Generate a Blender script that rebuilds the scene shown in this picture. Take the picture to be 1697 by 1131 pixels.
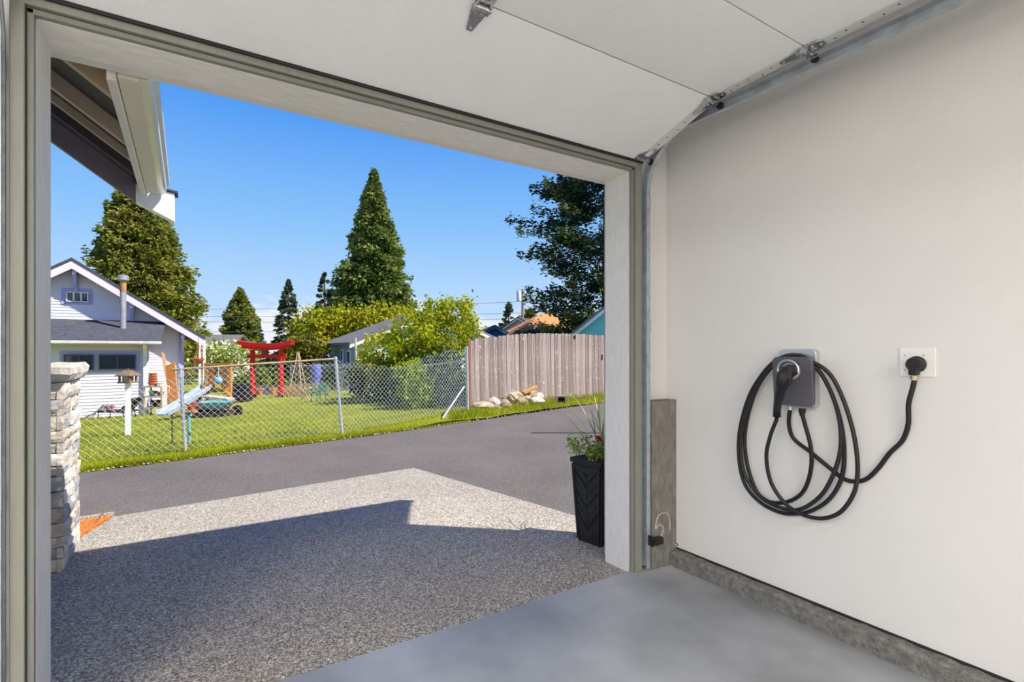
import bpy, math, random
import numpy as np
from mathutils import Vector, Matrix
random.seed(7); rng = np.random.default_rng(7)
for o in list(bpy.data.objects): bpy.data.objects.remove(o)
S = bpy.context.scene
COL = S.collection
# ------------------------------------------------------------------ camera
CAMH, FPX, HOR = 1.34, 853.0, 583.0
YAW = math.radians(32.27)
FW = (math.sin(YAW), math.cos(YAW)); RT = (math.cos(YAW), -math.sin(YAW))
cd = bpy.data.cameras.new('camera'); cam = bpy.data.objects.new('camera', cd); COL.objects.link(cam)
cam.location = (0, 0, CAMH); cam.rotation_euler = (math.pi/2, 0, -YAW)
cd.sensor_width = 36; cd.lens = FPX/1697*36; cd.shift_y = (HOR-565.5)/1697; cd.clip_end = 500; cd.clip_start = .02
S.camera = cam
# ------------------------------------------------------------------ exposure
vs = S.view_settings; vs.view_transform = 'Standard'; vs.look = 'None'; vs.gamma = 1; vs.use_curve_mapping = False
vs.exposure = 0.0

def L1(c):
    c /= 255.0
    return c/12.92 if c <= .04045 else ((c+.055)/1.055)**2.4
def rgb(r, g, b): return (L1(r), L1(g), L1(b), 1)
# ------------------------------------------------------------------ world: clear spring sky, low cumulus near the horizon
W = bpy.data.worlds.new('sky'); S.world = W; W.use_nodes = True
nt = W.node_tree; nt.nodes.clear()
def N(t, **k):
    n = nt.nodes.new(t)
    for a, b in k.items(): setattr(n, a, b)
    return n
tc = N('ShaderNodeTexCoord'); sep = N('ShaderNodeSeparateXYZ'); nt.links.new(tc.outputs['Generated'], sep.inputs[0])
rp = N('ShaderNodeValToRGB'); nt.links.new(sep.outputs['Z'], rp.inputs[0])
el = rp.color_ramp.elements
el[0].position = 0.0; el[0].color = rgb(205, 229, 252)
el[1].position = 1.0; el[1].color = rgb(28, 84, 184)
for p, c in ((.09, (186, 220, 254)), (.22, (142, 197, 252)), (.40, (82, 157, 245)), (.6, (48, 118, 222))):
    e = el.new(p); e.color = rgb(*c)
mp = N('ShaderNodeMapping'); mp.inputs['Scale'].default_value = (5, 5, 11); nt.links.new(tc.outputs['Generated'], mp.inputs[0])
nz = N('ShaderNodeTexNoise'); nz.inputs['Scale'].default_value = 1.5; nz.inputs['Detail'].default_value = 7; nz.inputs['Roughness'].default_value = .55
nt.links.new(mp.outputs[0], nz.inputs['Vector'])
me = N('ShaderNodeMapRange'); me.inputs[1].default_value = .05; me.inputs[2].default_value = .16; me.inputs[3].default_value = .23; me.inputs[4].default_value = -.3
nt.links.new(sep.outputs['Z'], me.inputs[0])
ad = N('ShaderNodeMath', operation='ADD'); nt.links.new(nz.outputs[0], ad.inputs[0]); nt.links.new(me.outputs[0], ad.inputs[1])
cr = N('ShaderNodeMapRange'); cr.inputs[1].default_value = .54; cr.inputs[2].default_value = .68; nt.links.new(ad.outputs[0], cr.inputs[0])
mx = N('ShaderNodeMix', data_type='RGBA'); nt.links.new(cr.outputs[0], mx.inputs[0]); nt.links.new(rp.outputs[0], mx.inputs[6]); mx.inputs[7].default_value = rgb(240, 245, 252)
bg = N('ShaderNodeBackground'); bg.inputs[1].default_value = 1.0; nt.links.new(mx.outputs[2], bg.inputs[0])
ow = N('ShaderNodeOutputWorld'); nt.links.new(bg.outputs[0], ow.inputs[0])
# ------------------------------------------------------------------ sun
sl = bpy.data.lights.new('sun', 'SUN'); sl.energy = 7.5; sl.angle = math.radians(.55); sl.color = (1, .95, .87)
so = bpy.data.objects.new('sun', sl); COL.objects.link(so); so.location = (8, -8, 14)
so.rotation_euler = Vector((-.63, .555, -1)).to_track_quat('-Z', 'Y').to_euler()

# ------------------------------------------------------------------ pixel helpers
def ray(px, py):
    l = (px-848.5)/FPX
    return Vector((FW[0]+l*RT[0], FW[1]+l*RT[1], (HOR-py)/FPX))
C0 = Vector((0, 0, CAMH))
def at_d(px, py, d): return C0+ray(px, py)*d
def at_z(px, py, z=0.0): r = ray(px, py); return C0+r*((z-CAMH)/r.z)
def at_x(px, py, x): r = ray(px, py); return C0+r*(x/r.x)
def at_y(px, py, y): r = ray(px, py); return C0+r*(y/r.y)

# ------------------------------------------------------------------ materials
MATS = {}
def pm(name, col, rough=.65, metal=0, var=.12, scale=6, bump=0, bscale=60, stretch=(1, 1, 1), col2=None, spec=.4, detail=5, vor=False, trans=0):
    if name in MATS: return MATS[name]
    m = bpy.data.materials.new(name); m.use_nodes = True; t = m.node_tree; b = t.nodes['Principled BSDF']
    b.inputs['Roughness'].default_value = rough; b.inputs['Metallic'].default_value = metal; b.inputs['Specular IOR Level'].default_value = spec
    tcn = t.nodes.new('ShaderNodeTexCoord'); mpn = t.nodes.new('ShaderNodeMapping'); mpn.inputs['Scale'].default_value = stretch
    t.links.new(tcn.outputs['Object'], mpn.inputs[0])
    n = t.nodes.new('ShaderNodeTexNoise'); n.inputs['Scale'].default_value = scale; n.inputs['Detail'].default_value = detail
    t.links.new(mpn.outputs[0], n.inputs['Vector'])
    r = t.nodes.new('ShaderNodeValToRGB'); c = col
    c2 = col2 or tuple(min(1, v*(1+var)) for v in c[:3])+(1,)
    c1 = c if col2 else tuple(v*(1-var) for v in c[:3])+(1,)
    r.color_ramp.elements[0].position = .34; r.color_ramp.elements[0].color = c1
    r.color_ramp.elements[1].position = .66; r.color_ramp.elements[1].color = c2
    t.links.new(n.outputs[0], r.inputs[0]); src = r.outputs[0]
    if bump:
        n2 = t.nodes.new('ShaderNodeTexNoise'); n2.inputs['Scale'].default_value = bscale; n2.inputs['Detail'].default_value = 4
        t.links.new(mpn.outputs[0], n2.inputs['Vector'])
        bp = t.nodes.new('ShaderNodeBump'); bp.inputs['Strength'].default_value = bump; bp.inputs['Distance'].default_value = .01
        t.links.new(n2.outputs[0], bp.inputs['Height']); t.links.new(bp.outputs[0], b.inputs['Normal'])
    t.links.new(src, b.inputs['Base Color'])
    if trans:
        tr = t.nodes.new('ShaderNodeBsdfTranslucent'); ms = t.nodes.new('ShaderNodeMixShader'); ms.inputs[0].default_value = trans
        t.links.new(src, tr.inputs[0]); t.links.new(b.outputs[0], ms.inputs[1]); t.links.new(tr.outputs[0], ms.inputs[2])
        t.links.new(ms.outputs[0], t.nodes['Material Output'].inputs[0])
    MATS[name] = m; return m
def aggregate(name, cols, scale, patch, bump):
    m = bpy.data.materials.new(name); m.use_nodes = True; t = m.node_tree; b = t.nodes['Principled BSDF']; b.inputs['Roughness'].default_value = .8
    b.inputs['Specular IOR Level'].default_value = .25
    tcn = t.nodes.new('ShaderNodeTexCoord')
    v = t.nodes.new('ShaderNodeTexVoronoi'); v.inputs['Scale'].default_value = scale; t.links.new(tcn.outputs['Object'], v.inputs['Vector'])
    s = t.nodes.new('ShaderNodeSeparateColor'); t.links.new(v.outputs['Color'], s.inputs[0])
    r = t.nodes.new('ShaderNodeValToRGB'); t.links.new(s.outputs[0], r.inputs[0]); e = r.color_ramp.elements
    e[0].color = cols[0]; e[1].color = cols[-1]; e[0].position = 0; e[1].position = 1
    for i, c in enumerate(cols[1:-1]): x = e.new((i+1)/(len(cols)-1)); x.color = c
    n = t.nodes.new('ShaderNodeTexNoise'); n.inputs['Scale'].default_value = 1.1; n.inputs['Detail'].default_value = 6; t.links.new(tcn.outputs['Object'], n.inputs['Vector'])
    mr = t.nodes.new('ShaderNodeMapRange'); mr.inputs[1].default_value = .3; mr.inputs[2].default_value = .7; mr.inputs[3].default_value = 1-patch; mr.inputs[4].default_value = 1+patch; t.links.new(n.outputs[0], mr.inputs[0])
    mul = t.nodes.new('ShaderNodeMix'); mul.data_type = 'RGBA'; mul.blend_type = 'MULTIPLY'; mul.inputs[0].default_value = 1
    t.links.new(r.outputs[0], mul.inputs[6]); t.links.new(mr.outputs[0], mul.inputs[7]); t.links.new(mul.outputs[2], b.inputs['Base Color'])
    bp = t.nodes.new('ShaderNodeBump'); bp.inputs['Strength'].default_value = bump; bp.inputs['Distance'].default_value = .006; bp.invert = True
    t.links.new(v.outputs['Distance'], bp.inputs['Height']); t.links.new(bp.outputs[0], b.inputs['Normal'])
    MATS[name] = m; return m
def emis(name, col, st):
    m = bpy.data.materials.new(name); m.use_nodes = True; b = m.node_tree.nodes['Principled BSDF']
    b.inputs['Base Color'].default_value = col; b.inputs['Emission Color'].default_value = col; b.inputs['Emission Strength'].default_value = st
    return m
def glass(name, tint, rough=.05):
    m = bpy.data.materials.new(name); m.use_nodes = True; b = m.node_tree.nodes['Principled BSDF']
    b.inputs['Base Color'].default_value = tint; b.inputs['Roughness'].default_value = rough; b.inputs['Specular IOR Level'].default_value = .8
    MATS[name] = m; return m

def fleck(m, scale, stretch, lo, hi, col):   # small pale scuffs and knots over the base grain
    t = m.node_tree; b = t.nodes['Principled BSDF']; src = b.inputs['Base Color'].links[0].from_socket
    tcn = t.nodes.new('ShaderNodeTexCoord'); mpn = t.nodes.new('ShaderNodeMapping'); mpn.inputs['Scale'].default_value = stretch; t.links.new(tcn.outputs['Object'], mpn.inputs[0])
    oi = t.nodes.new('ShaderNodeObjectInfo'); n = t.nodes.new('ShaderNodeTexNoise'); n.noise_dimensions = '4D'; n.inputs['Scale'].default_value = scale; n.inputs['Detail'].default_value = 2
    ml = t.nodes.new('ShaderNodeMath'); ml.operation = 'MULTIPLY'; ml.inputs[1].default_value = 50; t.links.new(oi.outputs['Random'], ml.inputs[0]); t.links.new(ml.outputs[0], n.inputs['W'])
    t.links.new(mpn.outputs[0], n.inputs['Vector'])
    mr = t.nodes.new('ShaderNodeMapRange'); mr.inputs[1].default_value = lo; mr.inputs[2].default_value = hi; t.links.new(n.outputs[0], mr.inputs[0])
    mx_ = t.nodes.new('ShaderNodeMix'); mx_.data_type = 'RGBA'; t.links.new(mr.outputs[0], mx_.inputs[0]); t.links.new(src, mx_.inputs[6]); mx_.inputs[7].default_value = col
    t.links.new(mx_.outputs[2], b.inputs['Base Color'])
# ------------------------------------------------------------------ mesh helpers
class MB:
    def __init__(s): s.v = []; s.f = []
    def add(s, vs_, fs):
        k = len(s.v); s.v += [tuple(x) for x in vs_]; s.f += [tuple(i+k for i in f) for f in fs]; return s
    def hexa(s, p):   # 8 points: bottom 4 ccw, top 4 ccw
        return s.add(p, [(3, 2, 1, 0), (4, 5, 6, 7), (0, 1, 5, 4), (1, 2, 6, 5), (2, 3, 7, 6), (3, 0, 4, 7)])
    def box(s, x0, x1, y0, y1, z0, z1):
        return s.hexa([(x0, y0, z0), (x1, y0, z0), (x1, y1, z0), (x0, y1, z0), (x0, y0, z1), (x1, y0, z1), (x1, y1, z1), (x0, y1, z1)])
    def obox(s, c, U, V, Wv, a, b, h):   # centred box, half sizes on axes
        c = Vector(c); U = Vector(U)*a; V = Vector(V)*b; Wv = Vector(Wv)*h
        return s.hexa([c-U-V-Wv, c+U-V-Wv, c+U+V-Wv, c-U+V-Wv, c-U-V+Wv, c+U-V+Wv, c+U+V+Wv, c-U+V+Wv])
    def beam(s, a, b, w, h, up=(0, 0, 1)):
        a = Vector(a); b = Vector(b); d = (b-a); L = d.length; d.normalize(); up = Vector(up)
        sd = d.cross(up)
        if sd.length < 1e-4: sd = d.cross(Vector((0, 1, 0)))
        sd.normalize(); u2 = sd.cross(d)
        return s.obox((a+b)/2, d, sd, u2, L/2, w/2, h/2)
    def prism(s, pts, ext):   # polygon extruded by vector
        n = len(pts); e = Vector(ext); P = [Vector(p) for p in pts]
        return s.add(P+[p+e for p in P], [tuple(range(n-1, -1, -1)), tuple(range(n, 2*n))]+[(i, (i+1) % n, n+(i+1) % n, n+i) for i in range(n)])
    def tube(s, path, r, n=10, cap=True):
        P = [Vector(p) for p in path]; m = len(P); rr = r if isinstance(r, (list, tuple)) else [r]*m
        ref = None; rings = []
        for i in range(m):
            t = (P[min(i+1, m-1)]-P[max(i-1, 0)]).normalized()
            if ref is None:
                ref = t.orthogonal().normalized()
            ref = (ref-t*ref.dot(t)).normalized(); bn = t.cross(ref)
            rings.append([P[i]+(ref*math.cos(2*math.pi*j/n)+bn*math.sin(2*math.pi*j/n))*rr[i] for j in range(n)])
        fs = [(i*n+j, i*n+(j+1) % n, (i+1)*n+(j+1) % n, (i+1)*n+j) for i in range(m-1) for j in range(n)]
        if cap: fs += [tuple(range(n-1, -1, -1)), tuple(range((m-1)*n, m*n))]
        return s.add([p for rg in rings for p in rg], fs)
    def lathe(s, prof, base, axis=(0, 0, 1), n=20):   # prof [(r, h)]
        ax = Vector(axis).normalized(); u = ax.orthogonal().normalized(); w = ax.cross(u); base = Vector(base); m = len(prof)
        vs_ = [base+ax*h+(u*math.cos(2*math.pi*j/n)+w*math.sin(2*math.pi*j/n))*max(r, 1e-4) for r, h in prof for j in range(n)]
        fs = [(i*n+j, i*n+(j+1) % n, (i+1)*n+(j+1) % n, (i+1)*n+j) for i in range(m-1) for j in range(n)]
        fs += [tuple(range(n-1, -1, -1)), tuple(range((m-1)*n, m*n))]
        return s.add(vs_, fs)
    def build(s, name, mat, parent=None, smooth=False, bev=0):
        me_ = bpy.data.meshes.new(name)
        V = np.array([tuple(x) for x in s.v], float)
        o = bpy.data.objects.new(name, me_); COL.objects.link(o)
        if parent is not None:
            o.parent = parent; off = np.array(root_loc(parent))
        else:
            off = np.array([(V[:, 0].min()+V[:, 0].max())/2, (V[:, 1].min()+V[:, 1].max())/2, V[:, 2].min()]); o.location = off
        me_.from_pydata((V-off).tolist(), [], s.f); me_.validate()
        fixn(me_)
        if mat: me_.materials.append(mat)
        if smooth:
            me_.shade_auto_smooth(angle=math.radians(42)) if hasattr(me_, 'shade_auto_smooth') else None
            me_.polygons.foreach_set('use_smooth', [True]*len(me_.polygons)); me_.set_sharp_from_angle(angle=math.radians(42))
        if bev:
            b = o.modifiers.new('bevel', 'BEVEL'); b.width = bev; b.segments = 2; b.limit_method = 'ANGLE'; b.angle_limit = math.radians(50)
        return o
import bmesh
def fixn(me_):
    if len(me_.polygons) > 30000: return
    b = bmesh.new(); b.from_mesh(me_); bmesh.ops.recalc_face_normals(b, faces=b.faces); b.to_mesh(me_); b.free()
def root_loc(p):
    l = Vector(p.location)
    while p.parent: p = p.parent; l = l+Vector(p.location)
    return l
def np_mesh(name, V, F, mat, parent=None, kind=None):
    me_ = bpy.data.meshes.new(name); k = F.shape[1]; o = bpy.data.objects.new(name, me_); COL.objects.link(o)
    if parent is not None: o.parent = parent; off = np.array(root_loc(parent))
    else: off = np.array([(V[:, 0].min()+V[:, 0].max())/2, (V[:, 1].min()+V[:, 1].max())/2, V[:, 2].min()]); o.location = off
    me_.vertices.add(len(V)); me_.vertices.foreach_set('co', (V-off).astype(np.float32).ravel())
    me_.loops.add(F.size); me_.loops.foreach_set('vertex_index', F.astype(np.int32).ravel())
    me_.polygons.add(len(F)); me_.polygons.foreach_set('loop_start', np.arange(0, F.size, k, dtype=np.int32))
    me_.update(calc_edges=True); me_.validate()
    me_.materials.append(mat)
    if kind: o['kind'] = kind
    return o
def T(name, label, cat, loc=(0, 0, 0), group=None, kind=None):
    o = bpy.data.objects.new(name, None); COL.objects.link(o); o.location = loc; o.empty_display_size = .1
    return tag(o, label, cat, group, kind)
def tag(o, label=None, cat=None, group=None, kind=None):
    if label: o['label'] = label
    if cat: o['category'] = cat
    if group: o['group'] = group
    if kind: o['kind'] = kind
    return o
def struct(o, label=None, cat=None): return tag(o, label, cat, None, 'structure')
def smooth_path(pts, sub=8):
    P = [Vector(p) for p in pts]; out = []
    for i in range(len(P)-1):
        p0, p1, p2, p3 = P[max(i-1, 0)], P[i], P[i+1], P[min(i+2, len(P)-1)]
        for k in range(sub):
            t = k/sub
            out.append(.5*((2*p1)+(p2-p0)*t+(2*p0-5*p1+4*p2-p3)*t*t+(3*p1-p0-3*p2+p3)*t**3))
    out.append(P[-1]); return out
def rrect(w, h, r, n=5):   # rounded rectangle outline
    o = []
    for cx, cy, a0 in ((w/2-r, h/2-r, 0), (-w/2+r, h/2-r, 90), (-w/2+r, -h/2+r, 180), (w/2-r, -h/2+r, 270)):
        for i in range(n+1):
            a = math.radians(a0+90*i/n); o.append((cx+r*math.cos(a), cy+r*math.sin(a)))
    return o
def segs(P0, P1, r, n=3):   # many thin straight wires
    P0 = np.asarray(P0, float); P1 = np.asarray(P1, float); d = P1-P0; d /= np.linalg.norm(d, axis=1, keepdims=True)+1e-9
    ref = np.where(np.abs(d[:, 2:3]) > .9, np.array([[1., 0, 0]]), np.array([[0, 0, 1.]]))
    u = np.cross(d, ref); u /= np.linalg.norm(u, axis=1, keepdims=True); w = np.cross(d, u); K = len(P0); V = np.zeros((K, 2*n, 3))
    for j in range(n):
        o = (u*math.cos(2*math.pi*j/n)+w*math.sin(2*math.pi*j/n))*r; V[:, j] = P0+o; V[:, n+j] = P1+o
    Fq = np.array([[j, (j+1) % n, n+(j+1) % n, n+j] for j in range(n)])
    return V.reshape(-1, 3), (np.arange(K)[:, None, None]*2*n+Fq[None]).reshape(-1, 4)

# ------------------------------------------------------------------ palette
M_wall = pm('painted_drywall', (.72, .705, .685, 1), .55, var=.015, scale=2, bump=.06, bscale=220, spec=.3)
M_ceil = pm('painted_ceiling', (.78, .77, .74, 1), .7, var=.02)
M_conc = pm('garage_slab', rgb(130, 132, 133), .42, scale=1.6, col2=rgb(172, 174, 176), bump=.05, bscale=30, detail=9, spec=.45)
M_stem = pm('raw_concrete', rgb(106, 104, 98), .85, scale=22, col2=rgb(136, 133, 126), bump=.6, bscale=70, detail=12, stretch=(1, 1, .45))
M_curb = pm('curb_concrete', rgb(100, 99, 95), .88, scale=40, col2=rgb(132, 130, 125), bump=.8, bscale=90, detail=12)
M_jamb = pm('embossed_white_jamb', rgb(222, 220, 216), .5, scale=16, var=.07, bump=.45, bscale=60, stretch=(6, 6, .6))
M_head = pm('embossed_white_header', rgb(240, 236, 230), .5, scale=16, var=.08, bump=.45, bscale=60, stretch=(.6, 6, 6))
M_frame = pm('primed_frame_board', rgb(138, 137, 128), .5, var=.05, scale=12, bump=.1, stretch=(4, 4, .5))
M_seal = pm('vinyl_stop_seal', rgb(128, 129, 121), .4, var=.05)
M_door = pm('door_steel_white', rgb(243, 243, 242), .45, var=.015, scale=3, bump=.22, bscale=90)
M_galv = pm('galvanized_steel', rgb(176, 182, 188), .33, 1, var=.12, scale=25)
M_galvd = pm('galvanized_track', rgb(182, 188, 194), .42, .55, var=.15, scale=18)
M_chrome = pm('zinc_hinge', rgb(200, 200, 200), .25, 1, var=.15, scale=60)
M_black = pm('black_plastic', (.012, .012, .013, 1), .45, var=.1)
M_rub = pm('black_rubber_cable', (.014, .014, .015, 1), .5, var=.15, scale=40, bump=.05, bscale=300)
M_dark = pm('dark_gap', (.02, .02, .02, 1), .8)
M_white = pm('white_plastic', rgb(232, 231, 227), .35, var=.01)
M_rend = pm('white_exterior_trim', rgb(228, 224, 214), .5, var=.02)
M_agg = aggregate('exposed_aggregate', [rgb(92, 85, 77), rgb(136, 127, 114), rgb(160, 151, 136), rgb(178, 168, 152), rgb(222, 214, 202)], 150, .07, .6)
M_asph = aggregate('asphalt', [rgb(82, 77, 72), rgb(100, 94, 88), rgb(109, 103, 96), rgb(140, 132, 124)], 190, .12, .5)
M_lawn = pm('lawn_soil', rgb(118, 126, 12), .9, scale=1.3, col2=rgb(152, 154, 22), bump=.6, bscale=30, detail=9)
M_grass = pm('grass_blade', rgb(136, 148, 14), .75, scale=1.2, col2=rgb(178, 182, 34), trans=.35)
M_earth = pm('bare_earth', rgb(112, 98, 70), .95, scale=3, col2=rgb(128, 138, 52), bump=.5)
M_shingle = pm('dark_shingles', rgb(62, 63, 70), .9, scale=8, col2=rgb(86, 86, 94), bump=.5, bscale=25, stretch=(1, 1, 4))
M_glassd = glass('window_glass', rgb(52, 60, 66))

# ------------------------------------------------------------------ room shell
XR, YF, XJ, XL = 2.625, 2.275, 2.28, -.42
struct(MB().box(-4.0, 2.86, -4.6, YF, -.15, 0).build('floor', M_conc), 'smooth grey concrete garage floor', 'floor')
struct(MB().box(XR, 2.86, -4.6, 2.5, 0, 3.0).build('wall_right', M_wall), 'off-white painted wall that carries the car charger', 'wall')
struct(MB().box(-4.2, -4.0, -4.6, 2.5, -.15, 3.0).build('wall_left', M_wall), 'off-white painted garage side wall opposite the charger', 'wall')
struct(MB().box(-4.2, 2.86, -4.8, -4.6, -.15, 3.0).build('wall_back', M_wall), 'off-white painted rear garage wall', 'wall')
struct(MB().box(-4.2, 2.86, -4.8, 2.5, 3.0, 3.06).build('ceiling', M_ceil), 'white garage ceiling above the door', 'ceiling')
struct(MB().box(2.36, XR, 2.285, 2.5, 0, 3.0).build('wall_front_1', M_wall), 'narrow painted wall return between door track and corner', 'wall')
struct(MB().box(-4.0, -.48, 2.285, 2.5, -.05, 3.0).build('wall_front_2', M_wall), 'painted front wall on the far side of the garage opening', 'wall')
struct(MB().box(-.48, 2.36, 2.285, 2.5, 2.53, 3.0).build('wall_front_3', M_wall), 'painted wall above the garage opening', 'wall')
cb = MB()
ys = np.linspace(-4.6, 2.2, 140)
vsx = []
for y in ys:
    j = random.uniform(-.004, .004); k = random.uniform(-.004, .004)
    vsx.append([(2.56+k*.4, y, 0), (2.56+k*.4, y, .078+j), (2.572+k, y, .088+j), (XR+.01, y, .092+j), (XR+.01, y, 0)])
cb.add([p for r_ in vsx for p in r_], [(i*5+j, i*5+j+1, (i+1)*5+j+1, (i+1)*5+j) for i in range(139) for j in range(4)])
struct(cb.build('baseboard_right', M_curb), 'rough concrete foundation curb under the charger wall', 'curb')
struct(MB().box(2.412, XR+.01, 2.205, 2.30, 0, 1.035).build('wall_front_4', M_stem, bev=.006), 'bare concrete stem wall stub beside the door track', 'concrete stub')
gapm = MB(); gapm.box(XR-.006, XR+.002, -4.6, 2.2, .086, .101)  # dark strip standing for the shadow line where drywall meets curb
struct(gapm.build('trim_11', M_dark), 'dark strip painted as the shadow gap between the drywall and the concrete curb', 'gap')
# jambs and header
struct(MB().box(XJ, 2.34, YF, 2.485, -.03, 2.45).build('trim_1', M_jamb), 'white wood-grain door jamb by the planter', 'door jamb')
struct(MB().box(-.47, XL, YF, 2.485, -.03, 2.45).build('trim_2', M_jamb), 'white wood-grain door jamb by the stone pier', 'door jamb')
struct(MB().box(-.47, 2.34, YF, 2.485, 2.438, 2.53).build('trim_3', M_head), 'white wood-grain header board over the garage opening', 'header')
struct(MB().box(-.47, 2.34, 2.49, 2.555, 2.444, 2.66).build('trim_4', M_rend, bev=.004), 'smooth white outer trim board along the header', 'trim')
for i, (a, b, lb) in enumerate(((2.302, 2.352, 'grey frame board inside the jamb by the charger wall'), (-.478, -.442, 'grey frame board inside the jamb by the stone pier'))):
    struct(MB().box(a, b, 2.235, YF+.01, 0, 2.53).build('trim_%d' % (5+i), M_frame, bev=.003), lb, 'frame board')
struct(MB().box(-.478, 2.352, 2.236, YF+.01, 2.462, 2.53).build('trim_7', M_frame, bev=.003), 'grey frame board across the top of the opening', 'frame board')
for i, (a, b, lb) in enumerate(((2.281, 2.300, 'thin vinyl door stop on the jamb by the charger wall'), (-.440, -.421, 'thin vinyl door stop on the jamb by the stone pier'))):
    struct(MB().box(a, b, 2.250, YF-.001, 0, 2.46).build('trim_%d' % (8+i), M_seal, bev=.003), lb, 'door stop')
struct(MB().box(-.44, 2.30, 2.250, YF-.001, 2.440, 2.459).build('trim_10', M_seal, bev=.003), 'thin vinyl door stop under the header frame', 'door stop')
# exterior shell of the garage (casts the shade on the apron)
M_lap = pm('grey_lap_siding', rgb(150, 152, 154), .7)
struct(MB().box(2.862, 2.93, -4.9, 2.56, -.1, 3.0).build('wall_outside_right', M_lap), 'painted outside wall of the garage', 'wall')
struct(MB().box(2.345, 2.93, 2.505, 2.565, -.1, 3.0).build('wall_outside_front', M_lap), 'painted outside front wall beside the planter', 'wall')
rf = T('garage_roof', 'dark shingled garage roof with a shallow front eave', 'roof', (0, -1, 2.7), kind='structure')
MB().hexa([(-4.6, 2.95, 2.68), (3.43, 2.95, 2.68), (3.43, -1.2, 4.75), (-4.6, -1.2, 4.75), (-4.6, 2.95, 2.78), (3.43, 2.95, 2.78), (3.43, -1.2, 4.87), (-4.6, -1.2, 4.87)]).build('roof_slope', M_shingle, rf)
MB().hexa([(-4.6, -5.35, 2.68), (3.43, -5.35, 2.68), (3.43, -1.2, 4.75), (-4.6, -1.2, 4.75), (-4.6, -5.35, 2.78), (3.43, -5.35, 2.78), (3.43, -1.2, 4.87), (-4.6, -1.2, 4.87)]).build('roof_slope', M_shingle, rf)
MB().prism([(2.87, 2.5, 3.0), (2.87, -4.9, 3.0), (2.87, -1.2, 4.74)], (.05, 0, 0)).build('gable_wall', M_lap, rf)
MB().box(-.10, 3.43, 2.91, 2.955, 2.66, 2.80).build('fascia_board', M_rend, rf)

# ------------------------------------------------------------------ unseen ceiling lamps added to brighten the garage
def fill_lamp(x, y, w, l, power, label):
    t = T('fill_lamp', label, 'lamp', (x, y, 2.9), 'added garage fill lamps')
    MB().box(x-w/2, x+w/2, y-l/2, y+l/2, 2.955, 3.0).build('housing', M_white, t, bev=.006)
    MB().box(x-w/2+.02, x+w/2-.02, y-l/2+.02, y+l/2-.02, 2.935, 2.955).build('diffuser', emis('fill_diffuser', (1, .97, .92, 1), 3), t)
    ld = bpy.data.lights.new('fill_light', 'AREA'); ld.shape = 'RECTANGLE'; ld.size = w; ld.size_y = l; ld.energy = power; ld.color = (1, .955, .90)
    lo = bpy.data.objects.new('fill_light', ld); COL.objects.link(lo); lo.parent = t; lo.location = (0, 0, .03)
fill_lamp(-2.4, -1.0, .9, 2.6, 215, 'long added fill lamp beside the raised door')
fill_lamp(.6, -2.8, 1.8, .6, 170, 'wide added fill lamp behind the raised door')

# ------------------------------------------------------------------ garage door
gd = T('garage_door', 'white sectional steel garage door rolled up under the ceiling', 'garage door', (.94, 1.2, 2.49))
prof = [(2.233, 2.497), (1.716, 2.667), (1.228, 2.681), (.70, 2.684), (.17, 2.686)]
DX0, DX1, TH = -.475, 2.352, .045
for i in range(4):
    (ya, za), (yb, zb) = prof[i], prof[i+1]
    d = Vector((0, yb-ya, zb-za)); L = d.length; d.normalize(); n = Vector((0, -d.z, d.y)) if d.y > 0 else Vector((0, d.z, -d.y))
    if n.z < 0: n = -n
    A = Vector((0, ya, za))+d*.003; B = Vector((0, yb, zb))-d*.003
    m = MB(); e = n*TH
    P = lambda x, q: Vector((x, q.y, q.z))
    m.hexa([P(DX0, A), P(DX1, A), P(DX1, B), P(DX0, B), P(DX0, A)+e, P(DX1, A)+e, P(DX1, B)+e, P(DX0, B)+e])
    sec = m.build('door_section', M_door, gd, bev=.002)
    for sx in (0, 1):
        x0, x1 = ((DX1-.058, DX1+.004) if sx else (DX0-.004, DX0+.058))
        m = MB(); lo = -n*.004
        m.hexa([P(x0, A)+lo, P(x1, A)+lo, P(x1, B)+lo, P(x0, B)+lo, P(x0, A), P(x1, A), P(x1, B), P(x0, B)])
        st = m.build('end_stile', pm('stile_white', rgb(214, 214, 210), .4, var=.02), sec)
        if sx:
            h = MB()
            for q in (.12, .2, .3, .42, .55, .66, .78, .86):
                c = A.lerp(B, q)-n*.0048
                h.lathe([(.0045, 0), (.0045, .001)], P((x0+x1)/2+(.012 if int(q*100) % 3 else -.006), c), n, 8)
            h.build('screw_hole', M_dark, st)
m = MB(); m.box(DX0, DX1, 2.222, 2.234, 2.486, 2.500)
m.build('bottom_seal', M_black, gd, bev=.003)
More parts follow.
